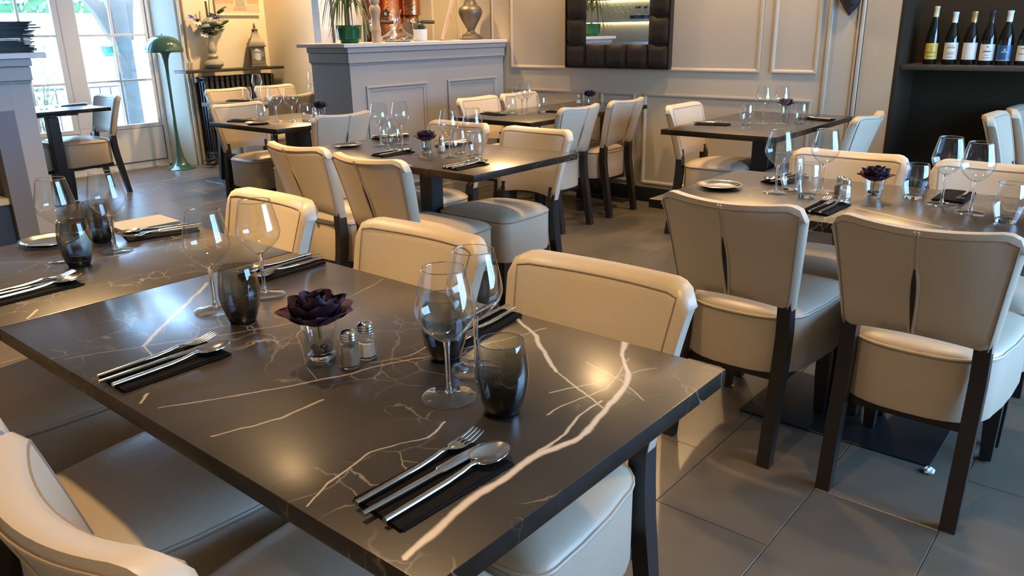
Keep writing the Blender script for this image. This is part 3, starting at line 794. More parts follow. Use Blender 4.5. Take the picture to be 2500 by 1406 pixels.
setting(4.50, 3.33, NY, 'on the mirror table, right', items=('fork', 'knife'))
setting(2.93, 4.80, SY + .35, 'on the small table by the bar end', items=('fork', 'knife'))
setting(3.85, 6.35, SY + .3, 'on the radiator table', items=('fork', 'knife'))
setting(2.84, 7.27, WX_, 'on the window table', items=('knife',))

def wine(x, y, label, z=ZT - .0003, rz=0, s=1.05): return place('wine', build_wine, (x, y, z), rz, label, 'wine glass', 'wine glasses', scale=s)
def tumb(x, y, label, smoke=False, z=ZT - .0003, s=1.05): return place('tumbler_s' if smoke else 'tumbler_c', lambda: build_tumbler(smoke), (x, y, z), 0, label, 'tumbler', 'smoked tumblers' if smoke else 'clear tumblers', scale=s)
wine(.790, .799, 'clear wine glass nearest the camera, beside the smoked tumbler')
wine(.893, .833, 'clear wine glass just behind the nearest wine glass')
wine(.784, 1.478, 'clear wine glass left of the rose, front of its pair')
wine(.903, 1.476, 'clear wine glass left of the rose, rear of its pair')
wine(.873, 2.135, 'clear wine glass on the far left table, right of its pair')
wine(.752, 2.152, 'clear wine glass on the far left table, left of its pair')
tumb(.807, .702, 'smoked grey tumbler nearest the camera', True)
tumb(.900, .915, 'smoked grey tumbler seen through the nearest wine glass', True)
tumb(.784, 1.375, 'smoked grey tumbler between the rose and the left wine glasses', True)
tumb(.754, 2.075, 'smoked grey tumbler on the far left table, front one', True)
tumb(.896, 2.275, 'smoked grey tumbler on the far left table, rear one', True)
# centre table
wine(2.585, 2.538, 'clear wine glass on the centre table, right of the rose, front'); wine(2.690, 2.487, 'clear wine glass on the centre table, right of the rose, rear')
wine(2.665, 3.109, 'clear wine glass on the centre table, left of the rose, front'); wine(2.76, 3.055, 'clear wine glass on the centre table, left of the rose, rear')
tumb(2.70, 2.585, 'clear tumbler on the centre table behind the right wine glasses'); tumb(2.645, 2.428, 'clear tumbler on the centre table, farthest right')
tumb(2.79, 3.20, 'clear tumbler on the centre table behind the left wine glasses'); tumb(2.582, 2.905, 'clear tumbler on the centre table nearest its salt shaker')
# right table
wine(2.642, 1.018, 'clear wine glass on the right table, leftmost'); wine(2.745, .897, 'clear wine glass on the right table, second from left')
wine(2.751, .520, 'clear wine glass on the right table, third from left'); wine(2.675, .424, 'clear wine glass on the right table, rightmost')
tumb(2.62, .904, 'clear tumbler on the right table, in front of the left wine glasses'); tumb(2.72, .995, 'clear tumbler on the right table, between the left wine glasses')
tumb(2.80, .614, 'clear tumbler on the right table, right of the rose'); tumb(2.60, .318, 'clear tumbler on the right table at the picture edge')
# table under panelled wall
wine(4.566, 1.88, 'clear wine glass under the panelled wall, left of pair'); wine(4.616, 1.79, 'clear wine glass under the panelled wall, right of pair')
tumb(4.505, 1.95, 'clear tumbler under the panelled wall, left'); tumb(4.716, 1.71, 'clear tumbler under the panelled wall, right')
# mirror table
wine(4.27, 3.475, 'clear wine glass on the mirror table, front of pair'); wine(4.38, 3.52, 'clear wine glass on the mirror table, rear of pair')
tumb(4.242, 3.555, 'clear tumbler on the mirror table, left'); tumb(4.411, 3.415, 'clear tumbler on the mirror table, right')
# small table by bar end
wine(3.058, 4.603, 'clear wine glass on the small table by the bar end, left'); wine(3.117, 4.507, 'clear wine glass on the small table by the bar end, right')
tumb(2.986, 4.645, 'clear tumbler on the small table by the bar end, left'); tumb(3.164, 4.42, 'clear tumbler on the small table by the bar end, right')
# radiator table
wine(4.10, 6.42, 'clear wine glass in front of the radiator, left'); wine(4.60, 6.28, 'clear wine glass in front of the yellow wall')
tumb(3.94, 6.34, 'clear tumbler in front of the radiator, left'); tumb(4.06, 6.25, 'clear tumbler in front of the radiator, right'); tumb(4.52, 6.18, 'clear tumbler in front of the yellow wall')
# window table
wine(2.46, 7.20, 'clear wine glass on the window table, left'); wine(2.60, 7.28, 'clear wine glass on the window table, right')
tumb(2.53, 7.07, 'clear tumbler on the window table, front'); tumb(2.70, 7.22, 'clear tumbler on the window table, rear')

# ------------------------------------------------------------------ roses in small glasses
def petal_mesh(w, h, curl, cup, n=6):
    bm = new_bm(); G = []
    for j in range(n + 1):
        t = j / n; r = []
        for i in range(n + 1):
            s = -1 + 2 * i / n
            ww = w * math.sin(PI * (.18 + .66 * t)) ** .8 * (1 if t < .85 else 1 - .35 * (t - .85) / .15 * s * s)
            x = s * ww
            zz = h * t - .10 * h * s * s * t
            yy = cup * (math.sin(t * PI * .55)) * .9 - cup * .55 * s * s + curl * max(0, t - .65) ** 1.5 * 3
            r.append(bm.verts.new((x, yy, zz)))
        G.append(r)
    for j in range(n):
        for i in range(n): bm.faces.new((G[j][i], G[j][i + 1], G[j + 1][i + 1], G[j + 1][i]))
    me = mesh(bm, 'petal', 80)
    return me
def build_rose():
    g = thing('artificial_rose', 'r', 'rose')
    rr = random.Random(11)
    lay = [(3, .003, .012, .034, .0, .007, .02, PURPLE, .006), (4, .010, .018, .038, .0, .010, .06, PURPLE, .003), (5, .018, .025, .042, .003, .015, .12, PURPLE, .0), (5, .026, .031, .044, .008, .018, .26, PURPLE, -.004), (5, .031, .034, .042, .016, .016, .55, PINKP, -.006)]
    for li, (n, rad, w, h, curl, cup, tilt, m, z0) in enumerate(lay):
        me = petal_mesh(w, h, curl, cup); me.materials.append(m)
        for k in range(n):
            a = 2 * PI * (k + .37 * li) / n + rr.uniform(-.15, .15)
            o = bpy.data.objects.new('petal', me); COL.objects.link(o); o.parent = g
            mt = Matrix.Translation((rad * .62 * math.cos(a), rad * .62 * math.sin(a), .063 + z0)) @ Matrix.Rotation(a - PI / 2, 4, 'Z') @ Matrix.Rotation(-tilt + rr.uniform(-.08, .08), 4, 'X')
            o.matrix_local = mt
    st = new_bm(); tube(st, [(.003, 0, .030), (.001, 0, .048), (0, 0, .068)], .0026, 8); obj('stem', st, STEMG, g)
    cal = new_bm(); lathe(cal, [(0, .056), (.006, .057), (.011, .062), (.014, .068), (.0, .068)], 12); obj('calyx', cal, STEMG, g)
    for a in (2.2, -.7):
        lf = petal_mesh(.006, .026, .0, .003); lf.materials.append(STEMG)
        o = bpy.data.objects.new('leaf', lf); COL.objects.link(o); o.parent = g
        o.matrix_local = Matrix.Translation((.018 * math.cos(a), .018 * math.sin(a), .0645)) @ Matrix.Rotation(a - PI / 2, 4, 'Z') @ Matrix.Rotation(-1.05, 4, 'X')
    return g
def build_flower_glass():
    g = thing('flower_glass', 'g', 'glass pot')
    obj('wall', lathe(new_bm(), [(.0245, .003), (.0262, .012), (.0320, .058), (.0326, .0595), (.0312, .0600), (.0305, .0585), (.0250, .0125)], 36), GLASSB, g, smooth=70)
    obj('base', lathe(new_bm(), [(0, 0), (.0225, 0), (.0245, .002), (.0250, .007), (.0240, .0085), (0, .008)], 30), SGLASS, g, smooth=60)
    return g
def build_pebble():
    bm = new_bm(); bmesh.ops.create_uvsphere(bm, u_segments=12, v_segments=8, radius=1)
    for v in bm.verts: v.co = Vector((v.co.x * .0095, v.co.y * .0078, v.co.z * .0060))
    return obj('pebble', bm, PEBBLE, smooth=80)
def build_shaker(fill, fm):
    g = thing('shaker', 's', 'shaker')
    obj('body', lathe(new_bm(), [(0, 0), (.0175, 0), (.0195, .003), (.0192, .012), (.0172, .040), (.0145, .048), (.0128, .0505)], 8), GLASSB, g, smooth=20)
    obj('glass_base', lathe(new_bm(), [(0, .0003), (.017, .0003), (.0175, .004), (0, .0048)], 8), SGLASS, g, smooth=20)
    obj('contents', lathe(new_bm(), [(0, .006), (.0165, .006), (.0162, .014), (.0162 - .0022 * (fill / .04), fill), (0, fill + .001)], 8), fm, g, smooth=20)
    obj('cap', lathe(new_bm(), [(.0138, .0500), (.0143, .0505), (.0143, .053), (.0136, .0536), (.0143, .0545), (.0143, .058), (.0138, .0585), (.0146, .0595), (.0146, .062), (.0105, .0672), (.004, .0690), (0, .0692)], 28), STEEL, g, smooth=50)
    hol = new_bm()
    for k in range(6):
        a = k * PI / 3; lathe(hol, [(0, 0), (.0011, 0), (0, .0002)], 6, .0055 * math.cos(a), .0055 * math.sin(a), .0686)
    obj('hole', hol, BLACKMETAL, g)
    return g
ROSES = [(.766, 1.092, 'foreground', 1.15, .6), (2.625, 2.731, 'centre table', 1.0, 1.7), (2.747, .725, 'right table', 1.0, 2.9), (5.13, 1.96, 'panelled wall table', 1.0, .3), (5.13, 3.50, 'mirror table', 1.0, 4.0), (3.40, 4.58, 'small table by the bar end', 1.0, 5.0), (4.66, 6.08, 'radiator table', 1.0, .9)]
for i, (x, y, wh, s, rz) in enumerate(ROSES):
    place('flower_glass', build_flower_glass, (x, y, ZT), rz, 'small clear glass holding the %s rose' % wh, 'glass pot', 'rose glasses')
    place('rose', build_rose, (x - .001, y + .001, ZT), rz, 'dark purple artificial rose on the %s' % (wh if 'table' in wh else wh + ' table'), 'rose', 'purple roses', scale=s)
    if i < 3:
        for k in range(4):
            a = k * PI / 2 + .4
            o = place('pebble', build_pebble, (x + .0125 * math.cos(a), y + .0125 * math.sin(a), ZT + .0152 + .0035 * (k % 2)), a + PI / 2, 'small brown pebble inside the %s rose glass' % wh, 'pebble', 'pebbles in the %s rose glass' % wh)
for (xp, yp, xs, ys, wh) in ((.771, 1.018, .815, 1.026, 'foreground rose'), (2.73, 2.735, 2.668, 2.672, 'centre table rose'), (2.70, .822, 2.668, .793, 'right table rose')):
    place('pepper', lambda: build_shaker(.038, PEPPER), (xp, yp, ZT), .2, 'small glass pepper shaker with metal cap beside the ' + wh, 'pepper shaker')
    place('salt', lambda: build_shaker(.030, SALT), (xs, ys, ZT), .5, 'small glass salt shaker with metal cap beside the ' + wh, 'salt shaker')
place('salt', None, (5.10, 3.585, ZT), .1, 'small glass salt shaker beside the mirror table rose', 'salt shaker')
place('salt', None, (3.33, 4.55, ZT), .1, 'small glass salt shaker beside the small bar end table rose', 'salt shaker')
# trays and menu
def build_tray():
    bm = new_bm(); n = 64
    prof = [(0, .004), (.056, .004), (.062, .006), (.072, .0125), (.078, .0145), (.080, .0135), (.074, .009), (.064, .003), (.0, .0018)]
    rings = []
    for r, z in prof:
        if r == 0: rings.append([bm.verts.new((0, 0, z))]); continue
        rings.append([bm.verts.new((r * (1 + (.018 * abs(math.sin(5 * a * 2 * PI / n * 1.0)) if r > .065 else 0)) * math.cos(2 * PI * a / n), r * (1 + (.018 * abs(math.sin(5 * a * 2 * PI / n)) if r > .065 else 0)) * math.sin(2 * PI * a / n), z)) for a in range(n)])
    for A, B in zip(rings, rings[1:]):
        for k in range(n):
            l = (k + 1) % n
            if len(A) == 1: bm.faces.new((A[0], B[k], B[l]))
            elif len(B) == 1: bm.faces.new((A[k], B[0], A[l]))
            else: bm.faces.new((A[k], B[k], B[l], A[l]))
    return obj('bill_tray', bm, SILVER, smooth=50)
for x, y, wh in ((.800, 2.375, 'at the far left table behind the smoked tumbler'), (2.535, 3.22, 'on the centre table left end'), (2.615, 1.215, 'on the right table left end'), (2.895, 4.575, 'on the small table by the bar end'), (5.11, 3.55, 'under the rose on the mirror table')):
    if 'under' in wh: continue
    place('tray', build_tray, (x, y, ZT - .001), .3, 'small round silver tray with scalloped rim ' + wh, 'tray', 'silver trays')
b = new_bm(); box(b, -.085, .085, -.072, .072, 0, .004, .001, 1); box(b, -.084, .085, -.071, .071, .0045, .0085, .001, 1)
tag(obj('menu_card', b, mat('grey_menu_cover', (.22, .22, .21), .6), None, (1.065, 2.376, ZT), (0, 0, -.05)), 'grey menu folder lying flat at the far left table corner', 'menu')

# ------------------------------------------------------------------ grey bar
bar = thing('bar_counter', 'long grey panelled bar with pale stone top', 'bar', (0, 0, 0))
BX0, BX1, BY1 = 3.655, 5.322, 4.98
b = new_bm(); box(b, BX0, BX1, YB, BY1, 0, 1.205); obj('body', b, BARP, bar)
b = new_bm(); box(b, BX0 - .075, BX1 + .008, YB - .05, BY1 + .06, 1.2055, 1.232, .003, 1); obj('top_slab', b, STONE, bar)
def band(o_, z0, z1, name):
    b = new_bm(); box(b, BX0 - o_, BX1, YB - o_, YB - .0005, z0, z1, .003, 1); box(b, BX0 - o_, BX0 - .0005, YB, BY1, z0, z1, .003, 1); return obj(name, b, BARP, bar)
band(.034, 1.168, 1.205, 'cornice'); band(.022, 1.098, 1.167, 'frieze'); band(.010, 1.085, 1.0975, 'bead')
b = new_bm(); box(b, BX0 - .012, BX1, YB - .012, YB - .0005, 0, .11, .003, 1); obj('plinth', b, BARP, bar)
def bar_panel(x0, x1, z0, z1):
    wd, d = .042, .016
    bm = new_bm()
    def lp(i): return [(x0 + i, z0 + i), (x1 - i, z0 + i), (x1 - i, z1 - i), (x0 + i, z1 - i)]
    Lq = [(lp(0), 0), (lp(.002), d * .8), (lp(wd * .3), d), (lp(wd * .6), d * .45), (lp(wd), d * .3), (lp(wd), -.001)]
    rings = [[bm.verts.new((xx, YB - h, zz)) for xx, zz in l_] for l_, h in Lq]
    for A, B in zip(rings, rings[1:]):
        for kk in range(4):
            l = (kk + 1) % 4; bm.faces.new((A[kk], A[l], B[l], B[kk]))
    obj('panel_moulding', bm, BARP, bar, smooth=0)
bar_panel(3.785, 4.40, .16, .935); bar_panel(4.625, 5.235, .16, .935)
# things standing on the bar
ZB = 1.2325
pl = thing('potted_palm', 'spiky palm in a green glazed pot on the bar', 'plant', (3.772, 4.66, ZB))
obj('pot', lathe(new_bm(), [(0, 0), (.060, 0), (.066, .006), (.068, .02), (.082, .028), (.088, .075), (.089, .112), (.094, .116), (.094, .122), (.086, .122), (.083, .105), (0, .10)], 36), GPOT, pl, smooth=50)
rr = random.Random(5)
for i in range(58):
    a = rr.uniform(0, 2 * PI); L_ = rr.uniform(.15, .27); h0 = .30 + rr.uniform(-.06, .12); dr = rr.uniform(.6, 1.15)
    if math.cos(a) > .55: L_ *= .55; dr *= .6
    bm = new_bm(); pts = []
    for j in range(8):
        t = j / 7; rad = L_ * (t ** .9) * .9; zz = h0 + .16 * math.sin(min(1, t * 1.3) * PI * .5) * (1.2 - dr * .4) - dr * .42 * t ** 2.2
        if j == 0: pts.append((0, 0, h0 - .02))
        else: pts.append((rad * math.cos(a), rad * math.sin(a), max(zz, .012 + .01 * (i % 4))))
    tube(bm, pts, [.004, .006, .0065, .006, .0055, .0045, .003, .0008], 4, flat=(1, .18))
    obj('leaf', bm, LEAF2 if i % 3 else LEAF, pl, smooth=60)
obj('trunk', tube(new_bm(), [(0, 0, .10), (.004, .002, .2), (0, 0, .33)], [.012, .010, .014], 8), mat('palm_trunk', (.16, .13, .08), .8), pl)
pm = [(0, 0), (.034, 0), (.036, .01), (.034, .05), (.036, .085), (.0375, .088), (.036, .093), (.031, .12), (.029, .16), (.033, .19), (.040, .215), (.042, .235), (.036, .25), (.028, .262), (.034, .275), (.038, .295), (.030, .318), (0, .325)]
tag(obj('pepper_mill', lathe(new_bm(), pm, 28), WOODL, None, (3.99, 4.62, ZB)), 'tall turned wooden pepper mill on the bar', 'pepper mill')
dc = thing('decanter', 'wide clear glass wine decanter on the bar', 'decanter', (4.232, 4.66, ZB))
obj('body', lathe(new_bm(), [(0, .002), (.09, .002), (.128, .012), (.140, .024), (.133, .036), (.10, .052), (.06, .078), (.034, .108), (.024, .14), (.022, .165), (.028, .195), (.043, .228), (.045, .231)], 48), thin_glass('decanter_glass', tint=(.92, .94, .93), f0=.15), dc, smooth=80)
obj('base', lathe(new_bm(), [(0, 0), (.088, 0), (.10, .003), (0, .0045)], 40), SGLASS, dc)
sp = thing('potted_succulent', 'dark succulent in a white ceramic cup on the bar', 'plant', (4.512, 4.70, ZB))
obj('cup', lathe(new_bm(), [(0, 0), (.048, 0), (.052, .004), (.055, .084), (.055, .088), (.050, .088), (.049, .07), (0, .07)], 32), WHITEC, sp, smooth=50)
for i in range(16):
    a = i * 2.4; t_ = i / 16
    bm = new_bm(); rd = .045 - .03 * t_
    tube(bm, [(.006 * math.cos(a), .006 * math.sin(a), .075 + .02 * t_), (rd * math.cos(a), rd * math.sin(a), .096 + .022 * t_), (rd * 1.25 * math.cos(a), rd * 1.25 * math.sin(a), .112 + .026 * t_)], [.006, .011, .002], 6, flat=(1, .5)); obj('leaf', bm, mat('succulent_leaf', (.035, .055, .025), .4) if i == 0 else bpy.data.materials['succulent_leaf'], sp)
ez = thing('card_stand', 'small wooden display easel with a framed card on the bar', 'card stand', (4.83, 4.74, ZB))
b = new_bm(); sweep_rect(b, [((-.03, 0, .004), (.05, .05, 0), (.008, -.006, .0)), ((.115, 0, .335), (.05, .05, 0), (.008, -.006, .0))]); obj('frame', b, WOODL, ez)
b = new_bm(); sweep_rect(b, [((-.035, .002, .014), (.042, .042, 0), (.0045, -.0035, .0)), ((.103, .002, .325), (.042, .042, 0), (.0045, -.0035, .0))]); obj('card', b, mat('cream_card', (.72, .62, .52), .5), ez, loc=(-.006, -.001, 0))
for s in (-1, 1): obj('leg', tube(new_bm(), [(.085, s * .02, .26), (.155, s * .035, .003)], .004, 6), WOODL, ez)
obj('ledge', box(new_bm(), -.07, .03, -.05, .05, .0005, .012, .003, 1), WOODL, ez, rot=(0, 0, .75))
tag(obj('urn_lamp', lathe(new_bm(), [(0, 0), (.100, 0), (.102, .012), (.085, .026), (.078, .030), (.076, .038), (.05, .05), (.034, .066), (.032, .078), (.048, .11), (.078, .16), (.098, .205), (.102, .232), (.094, .255), (.066, .276), (.058, .280), (.052, .295), (.042, .32), (.040, .345), (.046, .350), (.050, .362), (.044, .376), (.026, .392), (.012, .40), (.011, .52), (0, .52)], 40), BRONZE, None, (5.188, 4.78, ZB)), 'dark urn shaped lamp base on the right end of the bar', 'lamp')
# back counter, cabinet and coffee machine behind the bar
bc = thing('back_counter', 'steel work counter behind the bar under the coffee machine', 'counter', (0, 0, 0))
obj('body', box(new_bm(), 4.2, 5.30, 5.16, 5.55, 0, .98), mat('brushed_steel', (.45, .46, .47), .35, .9), bc); obj('worktop', box(new_bm(), 4.19, 5.31, 5.14, 5.56, .9805, 1.01, .003, 1), bpy.data.materials['brushed_steel'], bc)
struct('wall_bar_back', box(new_bm(), 4.235, 5.339, 5.60, 5.695, 0, CEIL), WHITEP)
struct('trim_24', box(new_bm(), 4.352, 4.372, 5.592, 5.5995, 0, CEIL), mat('dark_line', (.10, .09, .085), .7))  # thin dark upright line on the white back panel
tag(obj('steel_splashback', box(new_bm(), 4.69, 5.325, 5.57, 5.598, 1.0105, 2.2), mat('dull_steel', (.10, .098, .095), .45, .3, noise=(4, .3, (.15, .155, .165)))), 'dark steel splashback behind the copper coffee machine', 'splashback')
cm = thing('coffee_machine', 'hammered copper boiler coffee machine with black handles', 'coffee machine', (4.745, 5.33, 1.0105))
obj('boiler', lathe(new_bm(), [(0, 0), (.13, 0), (.138, .05), (.140, .30), (.140, .62), (.147, .63), (.147, .65), (.135, .70), (.10, .75), (.04, .78), (0, .785)], 48), COPPER, cm, smooth=40)
obj('base', box(new_bm(), -.33, .30, -.17, .16, .001, .10, .02), BLACKMETAL, cm)
obj('drip_tray', box(new_bm(), -.36, -.16, -.18, .05, .10, .135, .008), mat('copper_tray', (.72, .33, .16), .25, 1.0), cm)
for sx in (-1, 1):
    hx = -.285 if sx < 0 else .115
    hy = -.10 if sx < 0 else -.17
    hd = obj('group_head', lathe(new_bm(), [(0, .40), (.05, .40), (.062, .42), (.078, .43), (.080, .56), (.074, .572), (0, .575)], 32), COPPER, cm, loc=(hx, hy, 0))
    obj('collar', lathe(new_bm(), [(0, .36), (.04, .362), (.046, .372), (.046, .40), (.0, .402)], 24), STEEL, hd)
    obj('portafilter_handle', tube(new_bm(), [(.04, -.02, .372), (.075, -.035, .372), (.08, -.037, .372), (.18, -.085, .370)], [.007, .008, .014, .015], 10), BLACKMETAL, hd)
    obj('spout', tube(new_bm(), [(0, 0, .36), (0, 0, .33), (0, -.012, .305)], .011, 8), STEEL, hd)
obj('steam_wand', tube(new_bm(), [(-.33, -.12, .42), (-.37, -.15, .40), (-.39, -.16, .30), (-.40, -.17, .16)], .007, 8), STEEL, cm)
b = new_bm(); pts = []
for k in range(10):
    a = PI / 2 + k * PI / 5; r_ = .034 if k % 2 == 0 else .024; pts.append((r_ * math.cos(a), r_ * math.sin(a)))
prism(b, pts, 0, .006); bd = obj('badge', b, BLACKMETAL, cm, loc=(-.115, -.105, .44), rot=(PI / 2, 0, -.72), smooth=0)
obj('gauge', lathe(new_bm(), [(0, .0065), (.013, .0065), (.015, .009), (0, .0095)], 20), STEEL, bd)

# ------------------------------------------------------------------ grey service counter at the left
ct = thing('service_counter', 'grey counter at the left edge with a dark glass niche', 'counter', (0, 0, 0))
CXR = 1.585
b = new_bm(); box(b, 1.485, CXR, YB, 5.0, 0, 1.205); box(b, -.88, 1.4845, YB, 5.0, .955, 1.205); box(b, -.88, 1.4845, 4.9, 5.0, 0, .9545); obj('body', b, BARP, ct)
obj('top_slab', box(new_bm(), -.89, CXR + .085, YB - .05, 5.06, 1.2055, 1.234, .003, 1), STONE, ct)
for o_, z0, z1, nm in ((.034, 1.168, 1.205, 'cornice'), (.022, 1.098, 1.167, 'frieze'), (.010, 1.085, 1.0975, 'bead')):
    b = new_bm(); box(b, -.88, CXR + o_ * .5, YB - o_, YB - .0005, z0, z1, .003, 1); obj(nm, b, BARP, ct)
FRM = mat('dark_grey_frame', (.115, .115, .125), .45)
b = new_bm(); box(b, 1.385, 1.4845, YB - .006, 4.62, 0, .955); box(b, -.88, 1.3845, YB - .006, 4.62, .885, .9545); obj('niche_frame', b, FRM, ct)
obj('niche_shelf', box(new_bm(), -.88, 1.384, YB + .02, 4.895, .485, .515), mat('lit_wood_shelf', (.40, .33, .22), .5), ct)
obj('niche_lining', box(new_bm(), -.88, 1.384, 4.885, 4.8995, .516, .884), DARKW, ct)
obj('lower_door', box(new_bm(), -.88, 1.384, YB + .03, YB + .05, 0, .484), mat('black_door', (.012, .013, .016), .4), ct)
NL = light('niche_light', 'AREA', (.8, 4.72, .88), (0, 0, 0), shape='RECTANGLE', size=1.0, size_y=.05, energy=1.2, color=WARM)
for i, (x, y) in enumerate(((1.33, 4.66), (1.25, 4.74), (1.17, 4.65), (1.325, 4.83))):
    wine(x, y, 'clear wine glass stored on the counter niche shelf, number %s from the frame' % ('one', 'two', 'three', 'four')[i], z=.5155)
# slates stacked on the counter
def build_slate():
    bm = new_bm(); box(bm, -.15, .15, -.15, .15, 0, .0062)
    bmesh.ops.subdivide_edges(bm, edges=[e for e in bm.edges if abs(e.verts[0].co.z - e.verts[1].co.z) < 1e-5], cuts=3)
    q = random.Random(1)
    for v in bm.verts:
        if abs(v.co.x) > .149 or abs(v.co.y) > .149: v.co.x += q.uniform(-.004, .004); v.co.y += q.uniform(-.004, .004)
    return obj('slate_plate', bm, SLATE, smooth=0)
q = random.Random(9)
for i in range(22):
    ex = {17: .05, 19: .04, 15: .03}.get(i, 0)
    place('slate', build_slate, (1.485 + q.uniform(-.016, .010) + ex, 4.68 + q.uniform(-.01, .01), 1.2345 + i * .0068), q.uniform(-.04, .04), 'thin black slate plate in the tall stack on the grey counter', 'plate', 'black slates stacked on the grey counter')

# ------------------------------------------------------------------ radiator corner
rd = thing('radiator', 'black cast iron column radiator under a dark shelf', 'radiator', (4.33, 7.78, 0))
sec = new_bm()
for j in range(4):
    yy = -.075 + j * .05
    box(sec, -.022, .022, yy - .015, yy + .015, .13, .86, .010, 2)
box(sec, -.026, .026, -.095, .095, .84, .90, .02, 2); box(sec, -.026, .026, -.095, .095, .09, .14, .02, 2); box(sec, -.012, .012, -.092, .092, .36, .385, .005, 1); box(sec, -.012, .012, -.092, .092, .62, .645, .005, 1)
sm_ = mesh(sec, 'section'); sm_.materials.append(IRON)
for i in range(14):
    o = bpy.data.objects.new('section', sm_); COL.objects.link(o); o.parent = rd; o.location = (i * .060, 0, 0)
for xx in (0, .78):
    for yy in (-.07, .07): obj('foot', lathe(new_bm(), [(0, 0), (.02, 0), (.015, .04), (.012, .095), (0, .095)], 12), IRON, rd, loc=(xx, yy, 0))
obj('valve', tube(new_bm(), [(-.03, -.03, .87), (-.055, -.03, .87), (-.06, -.03, .87), (-.085, -.03, .87)], [.014, .014, .028, .026], 12), IRON, rd)
b = new_bm(); box(b, 4.075, 5.215, 7.60, 7.843, .945, .972, .004, 1); tag(obj('radiator_shelf', b, mat('black_shelf_paint', (.016, .015, .015), .35)), 'dark shelf board above the cast iron radiator', 'shelf')
PIPE = mat('beige_pipe_paint', (.62, .55, .43), .45)
for i, x in enumerate((4.235, 4.285)):
    tag(obj('heating_pipe', tube(new_bm(), [(x, 7.865, 0.0), (x, 7.865, 1.0), (x, 7.85, 1.04), (x, 7.875, 1.1), (x, 7.875, CEIL)], .014, 10), PIPE), 'beige heating pipe on the wall, %s of two' % ('left', 'right')[i], 'pipe', 'heating pipes')
tag(obj('cable_coil', tube(new_bm(), [(4.20 + .05 * math.cos(a * .6), 7.585 + .04 * math.sin(a * .6), .02 + .004 * a) for a in range(24)], .013, 6), IRON), 'black coil of cable on the floor beside the radiator', 'cable')
# vase with flowers
VX, VY, VZ = 4.49, 7.78, .9725
vs_ = [(0, 0), (.058, 0), (.085, .02), (.098, .045), (.092, .068), (.06, .088), (.04, .098), (.050, .108), (.056, .125), (.048, .142), (.032, .152), (.040, .165), (.046, .188), (.042, .215), (.030, .245), (.021, .275), (.020, .30), (.028, .335), (.024, .335), (.015, .30), (0, .29)]
tag(obj('vase', lathe(new_bm(), vs_, 36), TAUPE, None, (VX, VY, VZ)), 'taupe glazed gourd shaped vase on the radiator shelf', 'vase')
WHITEF = mat('white_petal', (.82, .80, .74), .6); LILAC = mat('lilac_petal', (.34, .28, .62), .6); DARKC = mat('flower_eye', (.02, .015, .012), .8)
bq = thing('bouquet', 'mixed bouquet of white and lilac flowers in the taupe vase', 'bouquet', (VX, VY, VZ + .30))
def flower(kind, dx, dz, dy=-.02):
    name = {'rose': 'white_flower', 'daisy': 'daisy', 'iris': 'lilac_flower', 'leaf': 'leaf_sprig'}[kind]
    o = obj(name, tube(new_bm(), [(0, 0, .01), (dx * .35, dy * .3, dz * .55), (dx, dy, dz)], .003, 6), LEAF, bq)
    def petals(me, n, mats_):
        for k in range(n):
            p = bpy.data.objects.new('petal' if kind != 'leaf' else 'leaf', me); COL.objects.link(p); p.parent = o; p.matrix_local = mats_(k)
    T, RZ, RX = Matrix.Translation, (lambda a: Matrix.Rotation(a, 4, 'Z')), (lambda a: Matrix.Rotation(a, 4, 'X'))
    if kind == 'rose':
        me = petal_mesh(.040, .066, .014, .020); me.materials.append(WHITEF)
        for l_ in range(3):
            petals(me, 5, lambda k: T((dx + .008 * (l_ + 1) * math.cos(k * 1.2566 + l_ * .6), dy + .008 * (l_ + 1) * math.sin(k * 1.2566 + l_ * .6), dz - .02)) @ RZ(k * 1.2566 + l_ * .6 - PI / 2) @ RX(-.15 - .45 * l_))
    elif kind == 'daisy':
        me = petal_mesh(.015, .056, 0, .003); me.materials.append(WHITEF)
        petals(me, 9, lambda k: T((dx, dy - .004, dz)) @ RX(.6) @ RZ(k * .698) @ RX(-1.9))
        e = new_bm(); bmesh.ops.create_uvsphere(e, u_segments=10, v_segments=8, radius=.016); obj('eye', e, DARKC, o, loc=(dx, dy - .008, dz + .008))
    elif kind == 'iris':
        me = petal_mesh(.022, .062, .020, .010); me.materials.append(LILAC)
        petals(me, 6, lambda k: T((dx, dy, dz - .01)) @ RZ(k * 1.047) @ RX(-.7 - .5 * (k % 2)))
    else:
        me = petal_mesh(.034, .10, .006, .012); me.materials.append(LEAF)
        petals(me, 6, lambda k: T((dx * (.4 + .12 * k), dy * (.4 + .12 * k) - .005, dz * (.4 + .12 * k) + .01)) @ RZ(k * 1.7 + dx * 20) @ RX(-1.0))
for kd, fx_, fz_ in (('rose', -.055, .125), ('rose', .065, .15), ('rose', .055, .075), ('rose', .0, .165), ('daisy', -.13, .17), ('daisy', -.075, .055), ('iris', -.185, .205), ('iris', .10, .20), ('iris', .04, .215), ('iris', -.02, .07),
                     ('leaf', .13, .26), ('leaf', .02, .09), ('leaf', .15, .13), ('leaf', -.03, .07), ('leaf', -.10, .14), ('leaf', .07, .04)):
    flower(kd, fx_, fz_)
for dx, dz in ((-.01, .36), (.03, .38)):
    obj('reed', tube(new_bm(), [(0, 0, .01), (dx * .4, -.005, .17), (dx, -.01, dz)], [.004, .012, .010], 6, flat=(1, .4)), LEAF2, bq)
